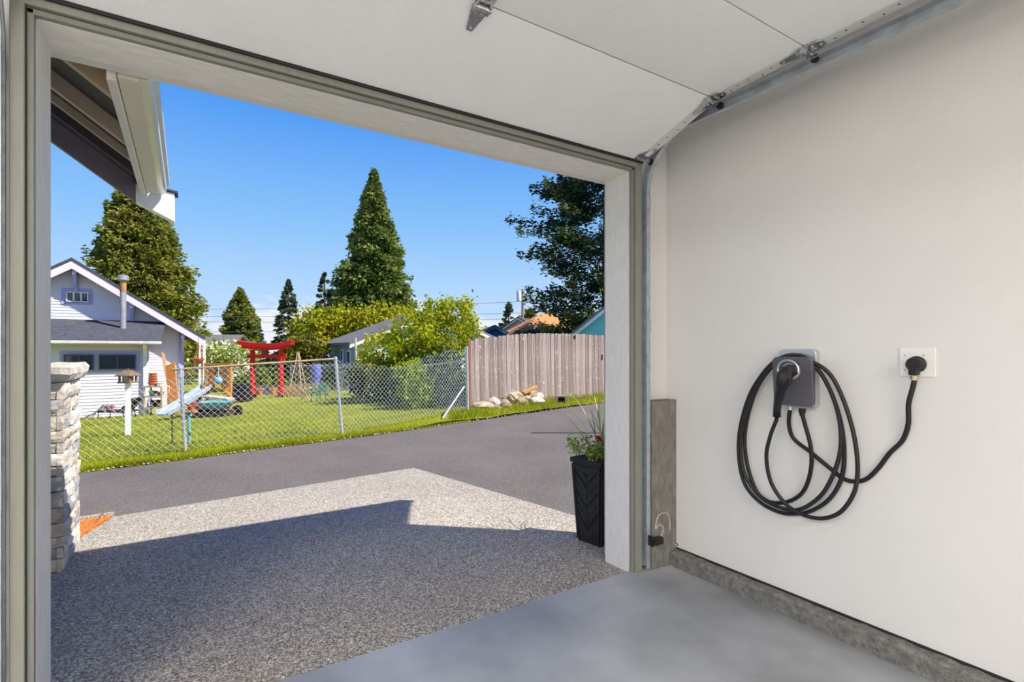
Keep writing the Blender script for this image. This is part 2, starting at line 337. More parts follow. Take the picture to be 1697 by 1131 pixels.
def hinge(x, j, end, parent=gd):
    (y, z) = prof[j]; (ya, za) = prof[j-1]
    d0 = (Vector((0, ya, za))-Vector((0, y, z))).normalized(); d1 = Vector((0, prof[j+1][0]-y, prof[j+1][1]-z)).normalized()
    dn = Vector((0, 0, -1)); X = Vector((1, 0, 0)); c = Vector((x, y, z))-Vector((0, 0, .004))
    n0 = X.cross(d0);  n0 = n0 if n0.z < 0 else -n0
    n1 = X.cross(d1);  n1 = n1 if n1.z < 0 else -n1
    h = MB()
    w = .038
    h.prism([c+X*-w+d0*.012, c+X*w+d0*.012, c+X*w*.75+d0*.05, c+X*.012+d0*.12, c-X*.012+d0*.12, c-X*w*.75+d0*.05], n0*.006)
    hp_ = h.build('hinge', M_chrome, parent, bev=.001)
    h = MB(); h.prism([c-X*w*.9-d0*.006, c+X*w*.9-d0*.006, c+X*w*.9+d1*.05, c+X*w*.5+d1*.075, c-X*w*.5+d1*.075, c-X*w*.9+d1*.05], n1*.006)
    h.build('hinge_leaf', M_chrome, hp_, bev=.001)
    h = MB(); k = c+dn*.016
    h.tube([k-X*.036, k+X*.036], .011, 10); h.obox(c+dn*.010-X*.028, X, d0, dn, .004, .018, .014); h.obox(c+dn*.010+X*.028, X, d0, dn, .004, .018, .014)
    h.build('knuckle', M_chrome, hp_, smooth=True)
    for p in (d0*.035-X*.014, d0*.035+X*.014, d0*.105, d1*.03-X*.013, d1*.03+X*.013, d1*.06):
        b = MB(); nn = n0 if p.dot(d0) > 0 else n1
        b.lathe([(.006, 0), (.006, .003), (.004, .0055)], c+p+nn*.006, nn, 6); b.build('bolt', M_galvd, hp_)
    if end:
        s = 1 if x > 1 else -1
        r = MB(); k2 = Vector((x, y, 2.637 if j > 1 else 2.63))
        r.tube([k+dn*.004, Vector((2.36 if s > 0 else -.485, k.y, k.z-.004))], .0055, 8); r.build('roller_stem', M_galvd, hp_, smooth=True)
        r = MB(); xx = 2.378 if s > 0 else -.503
        r.lathe([(.010, 0), (.018, .002), (.018, .011), (.010, .013)], (xx, k.y, k.z-.004), (s, 0, 0), 16); r.build('roller', M_black, hp_, smooth=True)
for j in (1, 2, 3):
    hinge(2.318, j, True); hinge(-.441, j, True); hinge(.951, j, False)
for x, s in ((2.305, 1), (-.43, -1)):
    A = Vector((x, prof[0][0], prof[0][1])); d = (Vector((x, prof[1][0], prof[1][1]))-A).normalized(); n = Vector((0, d.z, -d.y)); n = n if n.z < 0 else -n
    X = Vector((1, 0, 0)); b = MB(); b.prism([A-X*.04+d*.005, A+X*.045+d*.005, A+X*.045+d*.13, A+X*.015+d*.13, A-X*.04+d*.06], n*.007)
    bb = b.build('bottom_bracket', M_chrome, gd, bev=.001)
    MB().obox(A+X*.018+d*.085+n*.008, X, d, n, .018, .024, .0012).build('warning_label', M_white, bb)
    MB().tube([A+X*.0+d*.03+n*.012, A+X*s*.075+d*.03+n*.012], .0055, 8).build('roller_stem', M_galvd, bb)
    MB().lathe([(.010, 0), (.018, .002), (.018, .011), (.010, .013)], A+X*s*.073+d*.03+n*.012, (s, 0, 0), 16).build('roller', M_black, bb)
    for q in ((-.02, .03), (.03, .03), (.03, .118)):
        MB().lathe([(.006, 0), (.006, .004)], A+X*q[0]+d*q[1]+n*.007, n, 6).build('bolt', M_galvd, bb)
# tracks
def track(sx, label):
    t = T('door_track', label, 'door track', (2.39 if sx > 0 else -.515, 1.6, 0), None)
    X0 = 2.366 if sx > 0 else -.491
    cx = [(0, -.024), (.0, -.027), (.004, -.027), (.034, -.024), (.036, -.012), (.036, .012), (.034, .024), (.004, .027), (0, .027), (0, .024), (.003, .0245), (.0335, .0215), (.0335, -.0215), (.003, -.0245)]
    def sweep(path, nm):     # path in (y,z); profile across
        m = MB(); k = len(cx); P = [Vector((0, y, z)) for y, z in path]
        for i, p in enumerate(P):
            d = (P[min(i+1, len(P)-1)]-P[max(i-1, 0)]).normalized(); nn = Vector((0, -d.z, d.y))
            m.v += [tuple(Vector((X0+sx*a, p.y, p.z))+nn*b) for a, b in cx]
        for i in range(len(P)-1):
            for j in range(k): m.f.append((i*k+j, i*k+(j+1) % k, (i+1)*k+(j+1) % k, (i+1)*k+j))
        m.f += [tuple(range(k)), tuple(range((len(P)-1)*k, len(P)*k))]
        return m.build(nm, M_galvd, t)
    yv, zh, R = 2.238, 2.632, .33
    sweep([(yv, .012), (yv, 1.2), (yv, zh-R)], 'vertical_rail')
    sweep([(yv-R+R*math.cos(a), zh-R+R*math.sin(a)) for a in np.linspace(0, math.pi/2, 16)], 'curved_rail')
    sweep([(yv-R, zh), (1.0, zh), (-.6, zh)], 'horizontal_rail')
    for z in (.35, .87, 1.49, 2.25):
        b = MB(); xx = X0+sx*.036
        b.box(min(xx, xx+sx*.004), max(xx, xx+sx*.004), 2.215, 2.281, z-.035, z+.035)
        br = b.build('jamb_bracket', M_galv, t)
        for dz in (-.016, .016):
            MB().lathe([(.011, 0), (.011, .004), (.0065, .004), (.0065, .012)], (xx+sx*.004, 2.235, z+dz), (sx, 0, 0), 8).build('bolt', M_black, br)
    xx = X0+sx*.04
    for y in (-.55, .3):
        b = MB(); b.box(min(xx, xx+sx*.003), max(xx, xx+sx*.003), y-.015, y+.015, 2.61, 2.998); b.build('hanger_strap', M_galv, t)
track(1, 'galvanized door track along the charger wall')
track(-1, 'galvanized door track on the side of the stone pier')
# safety sensor
ss = T('safety_sensor', 'small black photo-eye sensor low on the door track', 'sensor', (2.40, 2.15, .22))
p = at_y(1072, 897, 2.20)
MB().box(2.372, 2.378, 2.165, 2.205, p.z-.03, p.z+.03).build('bracket', M_black, ss, bev=.002)
MB().box(2.38, 2.45, 2.150, 2.190, p.z-.022, p.z+.020).build('housing', M_black, ss, bev=.006)
MB().lathe([(.013, 0), (.013, .006), (.009, .006)], (2.45, 2.17, p.z), (1, 0, 0), 14).build('lens', M_dark, ss)
MB().tube(smooth_path([(2.47, 2.196, p.z), (2.50, 2.199, p.z+.05), (2.46, 2.199, p.z+.08), (2.43, 2.199, p.z+.06), (2.45, 2.199, p.z+.13), (2.50, 2.199, p.z+.145), (2.55, 2.199, p.z+.12), (2.56, 2.199, p.z+.03)]), .0018, 6).build('wire', M_white, ss)
wp = at_x(1118, 903, XR)
ws = T('wire_stub', 'short pale cable end poking out above the concrete curb', 'cable end', tuple(wp))
MB().tube([(XR+.005, wp.y-.02, wp.z+.006), (XR-.03, wp.y+.02, wp.z-.002), (XR-.045, wp.y+.045, wp.z-.004)], .0055, 8).build('sheath', M_white, ws, smooth=True)
MB().lathe([(.009, 0), (.009, .004)], (XR+.001, wp.y-.018, wp.z+.006), (-1, 0, 0), 12).build('hole', M_dark, ws)

# ------------------------------------------------------------------ car charger
def cw(cx, cy, off): return at_x(1180+cx/3.3275, 550+cy/3.3275, XR-off)
def plate(c, w, h, r, x0, x1, taper=0):
    m = MB(); o = rrect(w, h, r)
    m.prism([(x0, c.y+a, c.z+b) for a, b in o], (x1-x0, 0, 0)); return m
ev = T('car_charger', 'grey wall-mounted car charger with silver back plate and round holster', 'charger', tuple(cw(470, 425, .02)))
bl, br_ = cw(370, 98, .03), cw(578, 425, .03)
cB = (bl+br_)/2; plate(cB, abs(bl.y-br_.y), bl.z-br_.z, .025, XR, XR-.035).build('back_plate', pm('brushed_silver', rgb(196, 199, 205), .35, .6, var=.05, scale=40, stretch=(1, 1, 8)), ev, bev=.004)
fl, fr = cw(332, 138, .10), cw(552, 420, .10)
cF = (fl+fr)/2; wF, hF = abs(fl.y-fr.y), fl.z-fr.z
plate(cF, wF*.80, hF*.72, .02, XR-.035, XR-.07).build('neck', M_black, ev)
o = rrect(wF, hF, .028); m = MB()
tp = [(XR-.105+.02*(.5-b/hF), cF.y+a, cF.z+b) for a, b in o]; bt = [(XR-.065, cF.y+a*.98, cF.z+b*.985) for a, b in o]
n_ = len(o); m.add(tp+bt, [tuple(range(n_)), tuple(range(2*n_-1, n_-1, -1))]+[(i, (i+1) % n_, n_+(i+1) % n_, n_+i) for i in range(n_)])
M_evg = pm('charger_grey', rgb(98, 97, 104), .38, .3, var=.03)
m.build('front_cover', M_evg, ev, bev=.004)
hc = cw(428, 217, .115)
M_sil = pm('holster_silver', rgb(205, 207, 210), .25, .9, var=.03)
hold = MB().lathe([(.046, 0), (.047, .010), (.041, .014), (.036, .028), (.030, .028), (.028, .004), (.0, .004)], (XR-.098, hc.y, hc.z), (-1, 0, .12), 28).build('holster', pm('holster_grey', rgb(168, 170, 172), .35, .6, var=.03), ev, smooth=True)
ha = [(XR-.128-.004*math.sin(a), hc.y-.050*math.cos(a), hc.z+.006+.046*math.sin(a)) for a in np.linspace(-.25, math.pi+.25, 20)]
MB().tube(ha, [.008]*2+[.0065]*16+[.008]*2, 10).build('holster_lip', M_sil, hold, smooth=True)
gl = cw(497, 440, .085)
MB().lathe([(.016, 0), (.016, -.016), (.013, -.022), (.012, -.035)], (gl.x, gl.y, gl.z+.014), (0, 0, 1), 16).build('cable_gland', M_black, ev, smooth=True)
pg = cw(430, 425, .05)
MB().lathe([(.013, 0), (.013, -.018)], (pg.x, pg.y, pg.z+.012), (0, 0, 1), 14).build('cable_gland', M_sil, ev)
cc = T('charging_cable', 'coiled black charging cable with pistol-grip connector looped over the charger', 'cable', tuple(cw(470, 1000, .03)))
def cz(x, y, off): return at_x(1260+x/8.08, 560+y/8.08, XR-off)     # close-up coordinates on the charger
pa, pb, pc = cz(372, 440, .150), cz(300, 590, .185), cz(222, 985, .150)
MB().tube(smooth_path([cz(430, 440, .125), cz(395, 445, .150), cz(360, 470, .172)], 4), [.029]*4+[.031]*4+[.030], 18).build('nozzle', M_black, cc, smooth=True)
gun = smooth_path([cz(365, 400, .165), cz(340, 480, .182), cz(318, 570, .190), cz(285, 660, .186), cz(255, 760, .174), cz(236, 870, .162), pc], 4)
prf = [.016, .024, .029, .032, .033, .034, .034, .034, .034, .033, .031, .028, .025, .023, .022, .0215, .021, .0205, .020, .0195, .019, .0185, .018, .018, .018]
MB().tube(gun, prf[:len(gun)], 8).build('connector', M_black, cc, smooth=True, bev=.003)
MB().tube([cz(300, 470, .190), cz(262, 560, .214), cz(240, 640, .205)], [.008, .014, .010], 8).build('release_lever', M_dark, cc, smooth=True)
MB().tube([cz(405, 560, .205), cz(385, 610, .205)], .005, 6).build('grip_stripe', pm('rust_stripe', rgb(74, 34, 24), .5), cc)
MB().tube([cz(332, 390, .158), cz(332, 425, .166)], .009, 8).build('latch', M_black, cc)
sr = MB()
for i in range(4): q = pc+(cw(358, 475, .135)-pc).normalized()*(.004+.009*i); sr.lathe([(.017, -.003), (.020, 0), (.017, .003)], q, (0, 0, 1), 14)
sr.build('strain_relief', M_black, cc, smooth=True)
path = [(497, 455, .085), (515, 520, .07), (545, 640, .05), (545, 760, .035), (510, 870, .02), (450, 925, .015), (370, 945, .014), (300, 930, .014), (240, 870, .014), (192, 720, .014), (182, 560, .016), (225, 370, .025), (300, 225, .04), (380, 150, .05), (455, 128, .05), (540, 160, .05), (630, 280, .03), (700, 460, .016), (728, 640, .014), (716, 800, .016), (650, 920, .02), (545, 990, .03), (450, 1005, .034), (370, 995, .034), (270, 945, .034), (185, 850, .034), (150, 720, .034), (150, 560, .034), (195, 380, .045), (262, 255, .055), (350, 160, .062), (450, 128, .066), (540, 165, .064), (625, 270, .05), (690, 430, .036), (712, 590, .034), (690, 730, .036), (620, 880, .042), (530, 960, .05), (450, 985, .053), (360, 965, .053), (255, 900, .053), (178, 780, .053), (158, 640, .053), (172, 500, .055), (230, 340, .062), (300, 230, .07), (370, 160, .076), (460, 132, .08), (560, 170, .076), (650, 235, .066), (722, 370, .056), (780, 560, .054), (803, 740, .056), (786, 880, .062), (720, 985, .07), (640, 1026, .074), (560, 1027, .074), (480, 1000, .074), (400, 945, .076), (325, 830, .085), (300, 690, .1), (320, 580, .115), (350, 500, .13), (357, 475, .135)]
MB().tube(smooth_path([cw(*q) for q in path], 6), .0096, 10).build('cord', M_rub, cc, smooth=True)
pw = T('charger_supply_cable', 'short black power cable with round plug running to the wall outlet', 'cable', tuple(cw(780, 825, .015)))
path2 = [(430, 428, .05), (424, 510, .035), (450, 590, .012), (540, 662, .011), (640, 745, .011), (720, 808, .011), (780, 826, .011), (850, 814, .011), (915, 755, .011), (980, 670, .011), (1050, 600, .012), (1082, 510, .02), (1084, 400, .03), (1108, 305, .035), (1115, 270, .035)]
MB().tube(smooth_path([cw(*q) for q in path2], 6), .0098, 10).build('cord', M_rub, pw, smooth=True)
ou = T('power_outlet', 'white square cover plate with a heavy-duty socket on the charger wall', 'outlet', tuple(cw(1135, 250, 0)))
ol, orr = cw(1035, 88, .004), cw(1234, 252, .004); cO = (ol+orr)/2
plate(cO, abs(ol.y-orr.y), ol.z-orr.z, .005, XR, XR-.006).build('cover_plate', M_white, ou, bev=.002)
MB().lathe([(.033, 0), (.033, .004)], (XR-.006, cw(1126, 180, .006).y, cw(1126, 180, .006).z), (-1, 0, 0), 28).build('socket', pm('socket_cream', rgb(214, 212, 206), .4), ou)
for q in ((1165, 130), (1165, 212), (1062, 130), (1062, 212)):
    w_ = cw(*q, .006); MB().lathe([(.004, 0), (.003, .0015)], (XR-.006, w_.y, w_.z), (-1, 0, 0), 10).build('screw', M_galv, ou)
pl = cw(1120, 180, .03)
MB().lathe([(.034, 0), (.034, .012), (.030, .016), (.029, .038), (.025, .044), (.0, .044)], (XR-.010, pl.y, pl.z), (-1, 0, 0), 24).build('plug', M_black, pw, smooth=True)
pe = cw(1115, 225, .035); MB().box(pe.x-.018, pe.x+.016, pe.y-.017, pe.y+.017, pe.z-.012, pe.z+.03).build('plug_neck', M_black, pw, bev=.006)
pk = cw(1115, 270, .035); MB().tube([pk+Vector((0, 0, .004)), pk+Vector((0, 0, .02))], .014, 12).build('cord_clamp', pm('brass_clamp', rgb(205, 190, 150), .3, .9), pw)

# ================================================================== OUTSIDE: ground
Gp = [(131, 784, None), (300, 763, None), (450, 743, None), (631, 720, None), (800, 696, None), (1003, 667, None)]
EDGE = [at_z(a, b, -.03) for a, b, _ in Gp]
e0 = EDGE[0]+(EDGE[0]-EDGE[2])*1.5; e1 = EDGE[-1]+(EDGE[-1]-EDGE[-3])*1.2
EDGE = [e0]+EDGE+[e1]
CTRL = [(p.x, p.y, -.03) for p in EDGE]
for px, py, d in ((308, 748, 6.93), (565, 720, 8.3), (775, 680, 10.8), (735, 697, 9.6), (150, 690, 16), (240, 688, 16), (340, 688, 13.6), (440, 659, 20), (530, 668, 15.6), (500, 655, 21), (212, 723, 8.5), (785, 680, 12), (880, 668, 13.4), (1003, 655, 15.5), (650, 665, 15.5), (880, 662, 17), (1100, 640, 18)):
    q = at_d(px, py, d); CTRL.append((q.x, q.y, q.z))
for px, d, z in ((0, 30, -1.0), (300, 32, -.8), (600, 34, -.5), (900, 34, -.1), (1200, 34, .2), (-300, 14, -.5)):
    q = at_d(px, 583, d); CTRL.append((q.x, q.y, z))
CT = np.array(CTRL)
def _rbf():
    n = len(CT); D = np.linalg.norm(CT[:, None, :2]-CT[None, :, :2], axis=2); A = np.zeros((n+3, n+3)); A[:n, :n] = D+np.eye(n)*-.15
    A[:n, n] = 1; A[:n, n+1:] = CT[:, :2]; A[n, :n] = 1; A[n+1:, :n] = CT[:, :2].T
    return np.linalg.solve(A, np.r_[CT[:, 2], 0, 0, 0])
RW = _rbf(); nC = len(CT)
def gz(x, y):
    x = np.atleast_1d(np.asarray(x, float)); y = np.atleast_1d(np.asarray(y, float))
    z = np.hypot(x[:, None]-CT[None, :, 0], y[:, None]-CT[None, :, 1])@RW[:nC]+RW[nC]+RW[nC+1]*x+RW[nC+2]*y
    return np.clip(z, -1.3, .5)
def g1(x, y): return float(gz(x, y)[0])
def gp(px, d): q = at_d(px, 583, d); return Vector((q.x, q.y, g1(q.x, q.y)))
# wide earth plate below everything, then lane, apron, lawn
struct(MB().box(-70, 110, 2.3, 130, -2.0, -1.35).build('distant_ground', pm('distant_field', rgb(96, 112, 48), .95)), 'flat green ground under the far gardens', 'ground')
edge_y = lambda x: float(np.interp(x, [p.x for p in EDGE], [p.y for p in EDGE]))
lane = MB(); xs = [p.x for p in EDGE]; lo = [(p.x, p.y+.03, -.03) for p in EDGE]
pts = lo[::-1]+[(EDGE[0].x, 2.3, -.03), (EDGE[-1].x, 2.3, -.03)]
lane.prism([(a, b, -.035) for a, b, c in pts], (0, 0, -.25))
struct(lane.build('asphalt_lane', M_asph), 'dark grey asphalt lane running past the apron', 'lane')
A1, A2 = at_z(188, 857, -.02), at_z(686, 776, -.02); A3 = at_z(955, 857, -.02); A4 = at_z(130, 895, -.02)
struct(MB().prism([(-1.9, 2.276, -.012), (2.86, 2.276, -.012), (A3.x, A3.y, -.014), (A2.x, A2.y, -.018), (A1.x, A1.y, -.018), (A4.x, A4.y, -.016), (-.66, 4.76, -.016), (-1.9, 4.76, -.016)], (0, 0, -.2)).build('driveway_apron', M_agg), 'exposed aggregate concrete apron in front of the garage', 'apron')
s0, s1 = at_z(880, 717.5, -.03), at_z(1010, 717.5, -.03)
struct(MB().beam((s0.x, s0.y, -.037), (s1.x, s1.y, -.037), .11, .008).build('lane_shadow_strip', M_dark), 'thin black strip painted as a shadow line across the asphalt lane', 'painted shadow')  # dark strip laid on the lane in place of a cast shadow line
struct(MB().prism([(-3.6, 4.77, -.01), (-.665, 4.77, -.01), (A4.x-.012, A4.y, -.01), (A1.x-.012, A1.y+.02, -.01), (-3.6, 4.95, -.01)], (0, 0, -.15)).build('mulch_bed', pm('bark_mulch', rgb(150, 78, 24), .95, scale=55, col2=rgb(226, 140, 60), bump=1, bscale=70)), 'orange bark mulch bed behind the stone pier', 'mulch bed')
struct(MB().beam((-3.6, 5.0, -.02), (A1.x, A1.y+.05, -.02), .06, .05).build('bed_kerb', M_agg), 'narrow pale concrete kerb edging the mulch bed', 'kerb')
# lawn surface: grid behind the lane edge
nx, ny = 90, 60; V = []; 
for j in range(ny+1):
    f = (j/ny)**1.8
    for i in range(nx+1):
        x = EDGE[0].x-4+(EDGE[-1].x+14-EDGE[0].x+4)*i/nx
        ey = edge_y(x); y = ey+f*(40)
        V.append((x+f*0, y, 0))
V = np.array(V); V[:, 2] = gz(V[:, 0], V[:, 1]); V[:, 2] += np.where(V[:, 1] > 0, rng.normal(0, .006, len(V)), 0)
F = np.array([(j*(nx+1)+i, j*(nx+1)+i+1, (j+1)*(nx+1)+i+1, (j+1)*(nx+1)+i) for j in range(ny) for i in range(nx)])
lw = np_mesh('lawn', V, F, M_lawn); struct(lw, 'bright green mown lawn beyond the lane', 'lawn')
# pale gravel line along the lane edge
gv = []; 
for k in range(900):
    px = rng.uniform(135, 1003); ed = np.interp(px, [131, 300, 450, 631, 800, 1003], [784, 763, 743, 720, 696, 667]); q = at_z(px, ed, -.03)
    gv.append((q.x+rng.normal(0, .03), q.y+rng.normal(.05, .04), -.02))
gv = np.array(gv); r = rng.uniform(.008, .02, len(gv))
oc = np.array([(1, 0, 0), (0, 1, 0), (-1, 0, 0), (0, -1, 0), (0, 0, .7), (0, 0, -.7)], float)
Vg = (gv[:, None]+oc[None]*r[:, None, None]).reshape(-1, 3)
Fg = (np.arange(len(gv))[:, None, None]*6+np.array([(0, 1, 4), (1, 2, 4), (2, 3, 4), (3, 0, 4), (1, 0, 5), (2, 1, 5), (3, 2, 5), (0, 3, 5)])[None]).reshape(-1, 3)
tag(np_mesh('edge_gravel', Vg, Fg, pm('pale_gravel', rgb(190, 182, 168), .9, scale=30, var=.2), kind='stuff'), 'pale gravel scattered along the lane and lawn edge', 'gravel')
def blades(P, h, w, lean=.5):
    n = len(P); a = rng.uniform(0, 2*math.pi, n); hh = h*rng.uniform(.5, 1.3, n); ll = rng.normal(0, lean, (n, 2))*hh[:, None]
    dx = np.stack([np.cos(a), np.sin(a), np.zeros(n)], 1)*w*.5
    tip = P+np.stack([ll[:, 0], ll[:, 1], hh], 1)
    return np.stack([P-dx, P+dx, tip], 1).reshape(-1, 3), np.arange(3*n).reshape(-1, 3)
def lawn_pts(n, dmin, dmax, pxa, pxb):
    px = rng.uniform(pxa, pxb, n); u = rng.uniform(0, 1, n); d = 1/(1/dmin+(1/dmax-1/dmin)*u)
    l = (px-848.5)/FPX; x = d*(FW[0]+l*RT[0]); y = d*(FW[1]+l*RT[1]); ey = np.interp(x, [p.x for p in EDGE], [p.y for p in EDGE])
    k = y > ey+.02; return np.stack([x[k], y[k], gz(x[k], y[k])-.005], 1)
hb = at_d(150, 583, 15.6)
P = lawn_pts(90000, 5.3, 19, 90, 800); P = P[P[:, 1] < 19.5]
V1, F1 = blades(P, .045, .012); tag(np_mesh('lawn_grass', V1, F1, M_grass, kind='stuff'), 'short mown grass covering the sunny lawn', 'grass')
P = lawn_pts(30000, 9, 16, 745, 1030)
fl0, fl1 = at_d(779, 583, 12.0), at_d(1003, 583, 15.5)
V1, F1 = blades(P, .09, .016); tag(np_mesh('verge_grass', V1, F1, M_grass, kind='stuff'), 'longer bright grass on the verge below the plank fence', 'grass')
nF = 5200; ff = rng.uniform(0, 1, nF); P = np.stack([fl0.x+(fl1.x-fl0.x)*ff*1.2, fl0.y+(fl1.y-fl0.y)*ff*1.2-np.abs(rng.normal(.08, .35, nF)), np.zeros(nF)], 1); P[:, 2] = gz(P[:, 0], P[:, 1])-.01
tuft = np.sin(ff*60)*.5+.5; P = P[rng.uniform(0, 1, nF) < .35+.65*tuft]
V1, F1 = blades(P, .19, .016, .35); tag(np_mesh('tall_verge_grass', V1, F1, pm('verge_blade', rgb(132, 140, 30), .7, scale=2, col2=rgb(186, 178, 74), trans=.35), kind='stuff'), 'tall yellowing grass tufts against the plank fence foot', 'grass')
px = rng.uniform(130, 780, 9000); ed = np.interp(px, [131, 300, 450, 631, 800], [784, 763, 743, 720, 696]); P = []
for a, b in zip(px, ed): q = at_z(a, b, -.03); P.append((q.x, q.y+abs(rng.normal(.0, .09)), -.03))
V1, F1 = blades(np.array(P), .07, .013); tag(np_mesh('edge_grass', V1, F1, M_grass, kind='stuff'), 'ragged grass fringe along the lane edge', 'grass')

# ------------------------------------------------------------------ stone pier
PX0, PX1, PY0, PY1 = -1.25, -.67, 4.18, 4.74
sp = T('stone_pier', 'ledgestone clad porch pier with a rough cap beside the opening', 'pier', (-.96, 4.46, -.02))
MB().box(PX0, PX1, PY0, PY1, -.02, 1.16).build('core', pm('mortar', rgb(120, 114, 106), .95), sp)
SM = [pm('stone_%s' % n, c, .9, scale=7, col2=c2, bump=1, bscale=28, detail=9) for n, c, c2 in (('cream', rgb(178, 170, 158), rgb(222, 214, 202)), ('grey', rgb(128, 126, 128), rgb(182, 178, 174)), ('tan', rgb(164, 152, 138), rgb(210, 198, 182)))]
def stone(a0, a1, z0, z1, face):
    nu = max(3, int((a1-a0)/.05)); nv = 3; t = random.uniform(.022, .038); pts = {}; m = MB(); idx = {}
    for i in range(nu+1):
        for j in range(nv+1):
            a = a0+(a1-a0)*i/nu; z = z0+(z1-z0)*j/nv
            e = (i in (0, nu)) or (j in (0, nv)); dep = t*(.74 if e else 1)+random.uniform(-.005, .006)
            a += 0 if i in (0, nu) else random.uniform(-.006, .006); z += random.uniform(-.004, .004)
            p = (a, PY0-dep, z) if face == 'y' else (PX1+dep, a, z)
            idx[i, j] = len(m.v); m.v.append(p)
    for i in range(nu):
        for j in range(nv): m.f.append((idx[i, j], idx[i+1, j], idx[i+1, j+1], idx[i, j+1]))
    ring = [idx[i, 0] for i in range(nu+1)]+[idx[nu, j] for j in range(1, nv+1)]+[idx[i, nv] for i in range(nu-1, -1, -1)]+[idx[0, j] for j in range(nv-1, 0, -1)]
    k = len(m.v)
    for q in ring: x, y, z = m.v[q]; m.v.append((x, PY0+.005, z) if face == 'y' else (PX1-.005, y, z))
    n = len(ring)
    for q in range(n): m.f.append((ring[q], ring[(q+1) % n], k+(q+1) % n, k+q))
    m.build('stone', random.choice(SM), sp)
z = -.015; c = 0
while z < 1.13:
    h = random.uniform(.062, .105); h = min(h, 1.15-z)
    if 1.15-(z+h) < .04: h = 1.15-z
    for face, a0, a1 in (('y', PX0, PX1+.03), ('x', PY0-.03, PY1)):
        a = a0
        cut = random.uniform(.22, .40)
        while a < a1-.01:
            b = min(a1, a+cut); b = a1 if a1-b < .1 else b
            stone(a+.003, b-.003, z+.003, z+h-.003, face); a = b; cut = random.uniform(.16, .36)
    z += h; c += 1
cap = MB(); nn = 14; ring = []
for sdi in range(4):
    c0 = [(PX0-.07, PY0-.09), (PX1+.075, PY0-.09), (PX1+.075, PY1+.07), (PX0-.07, PY1+.07)]
    for k in range(nn):
        a = Vector(c0[sdi]).lerp(Vector(c0[(sdi+1) % 4]), k/nn); ring.append(a)
n = len(ring); lv = []
for hgt, ins in ((1.15, .04), (1.165, .015), (1.20, .0), (1.24, .002), (1.265, .014)):
    for q in ring:
        cx, cy = (PX0+PX1)/2, (PY0+PY1)/2; f = 1-(ins+random.uniform(0, .014))/.35
        lv.append((cx+(q.x-cx)*f, cy+(q.y-cy)*f, hgt+random.uniform(-.006, .006)))
cap.add(lv, [(i*n+j, i*n+(j+1) % n, (i+1)*n+(j+1) % n, (i+1)*n+j) for i in range(4) for j in range(n)]+[tuple(range(4*n, 5*n)), tuple(range(n-1, -1, -1))])
cap.build('cap_stone', pm('cap_stone', rgb(176, 170, 160), .85, scale=9, col2=rgb(206, 200, 190), bump=.6, bscale=30), sp)
bl_ = T('dry_leaf', 'dry tan grass blade leaning over the mulch bed', 'grass blade', (at_z(160, 866, -.01)))
a = at_z(160, 866, -.01); d_ = (A1-A2).length
b = at_d(180, 838, at_z(160, 866, -.01).dot(Vector((FW[0], FW[1], 0))))
MB().tube([a, a.lerp(b, .5)+Vector((.004, 0, .008)), b], [.006, .007, .001], 5).build('blade', pm('dry_straw', rgb(196, 160, 92), .8), bl_)

# ------------------------------------------------------------------ porch roof at upper left
pr = T('porch_roof', 'porch gable roof with brown rafters, white fascia and metal gutter', 'roof', (-1.2, 3.5, 2.4), kind='structure')
SL = .735; XE = -.25
M_sof = pm('brown_soffit', rgb(80, 68, 64), .8, scale=5, var=.12, stretch=(8, 1, 8)); M_raf = pm('tan_rafter', rgb(196, 168, 140), .7, scale=5, var=.1, stretch=(1, 8, 1))
zs = lambda x: 2.50+SL*(XE-x)
MB().hexa([(-2.6, 2.57, zs(-2.6)), (-.22, 2.57, zs(-.22)), (-.22, 4.5, zs(-.22)), (-2.6, 4.5, zs(-2.6)), (-2.6, 2.57, zs(-2.6)+.03), (-.22, 2.57, zs(-.22)+.03), (-.22, 4.5, zs(-.22)+.03), (-2.6, 4.5, zs(-2.6)+.03)]).build('sheathing', M_sof, pr)
for y, w in ((2.79, .05), (3.38, .05), (3.80, .03), (4.08, .025)):
    q = .085 if w > .04 else .05
    MB().hexa([(-2.6, y-w/2, zs(-2.6)-q), (XE, y-w/2, zs(XE)-q), (XE, y+w/2, zs(XE)-q), (-2.6, y+w/2, zs(-2.6)-q), (-2.6, y-w/2, zs(-2.6)), (XE, y-w/2, zs(XE)), (XE, y+w/2, zs(XE)), (-2.6, y+w/2, zs(-2.6))]).build('rafter', M_raf if w > .028 else M_sof, pr)
MB().box(XE-.02, XE+.012, 2.57, 4.32, 2.415, 2.54).build('fascia_trim', M_rend, pr, bev=.004)
MB().box(XE+.014, XE+.085, 2.57, 4.34, 2.435, 2.55).build('fascia_board', pm('fascia_cream', rgb(222, 218, 196), .5, var=.02), pr, bev=.003)
gu = MB(); gp_ = [(0, .0), (.028, .0), (.042, .02), (.045, .055), (.06, .075), (.062, .10), (0, .09)]
gu.prism([(XE+.085+a, 2.57, 2.445+b) for a, b in gp_], (0, 1.80, 0)); gut = gu.build('gutter', pm('gutter_enamel', rgb(226, 224, 212), .25, .3, var=.02), pr)
zb = lambda x: 2.50+SL*(-.05-x)
bd = MB(); bd.hexa([(-2.6, 4.44, zb(-2.6)-.30), (-.30, 4.44, zb(-.30)-.30), (-.30, 4.50, zb(-.30)-.30), (-2.6, 4.50, zb(-2.6)-.30), (-2.6, 4.44, zb(-2.6)+.06), (-.30, 4.44, zb(-.30)+.06), (-.30, 4.50, zb(-.30)+.06), (-2.6, 4.50, zb(-2.6)+.06)])
bd.build('barge_board', pm('grey_brown_barge', rgb(132, 116, 114), .8, var=.08), pr)
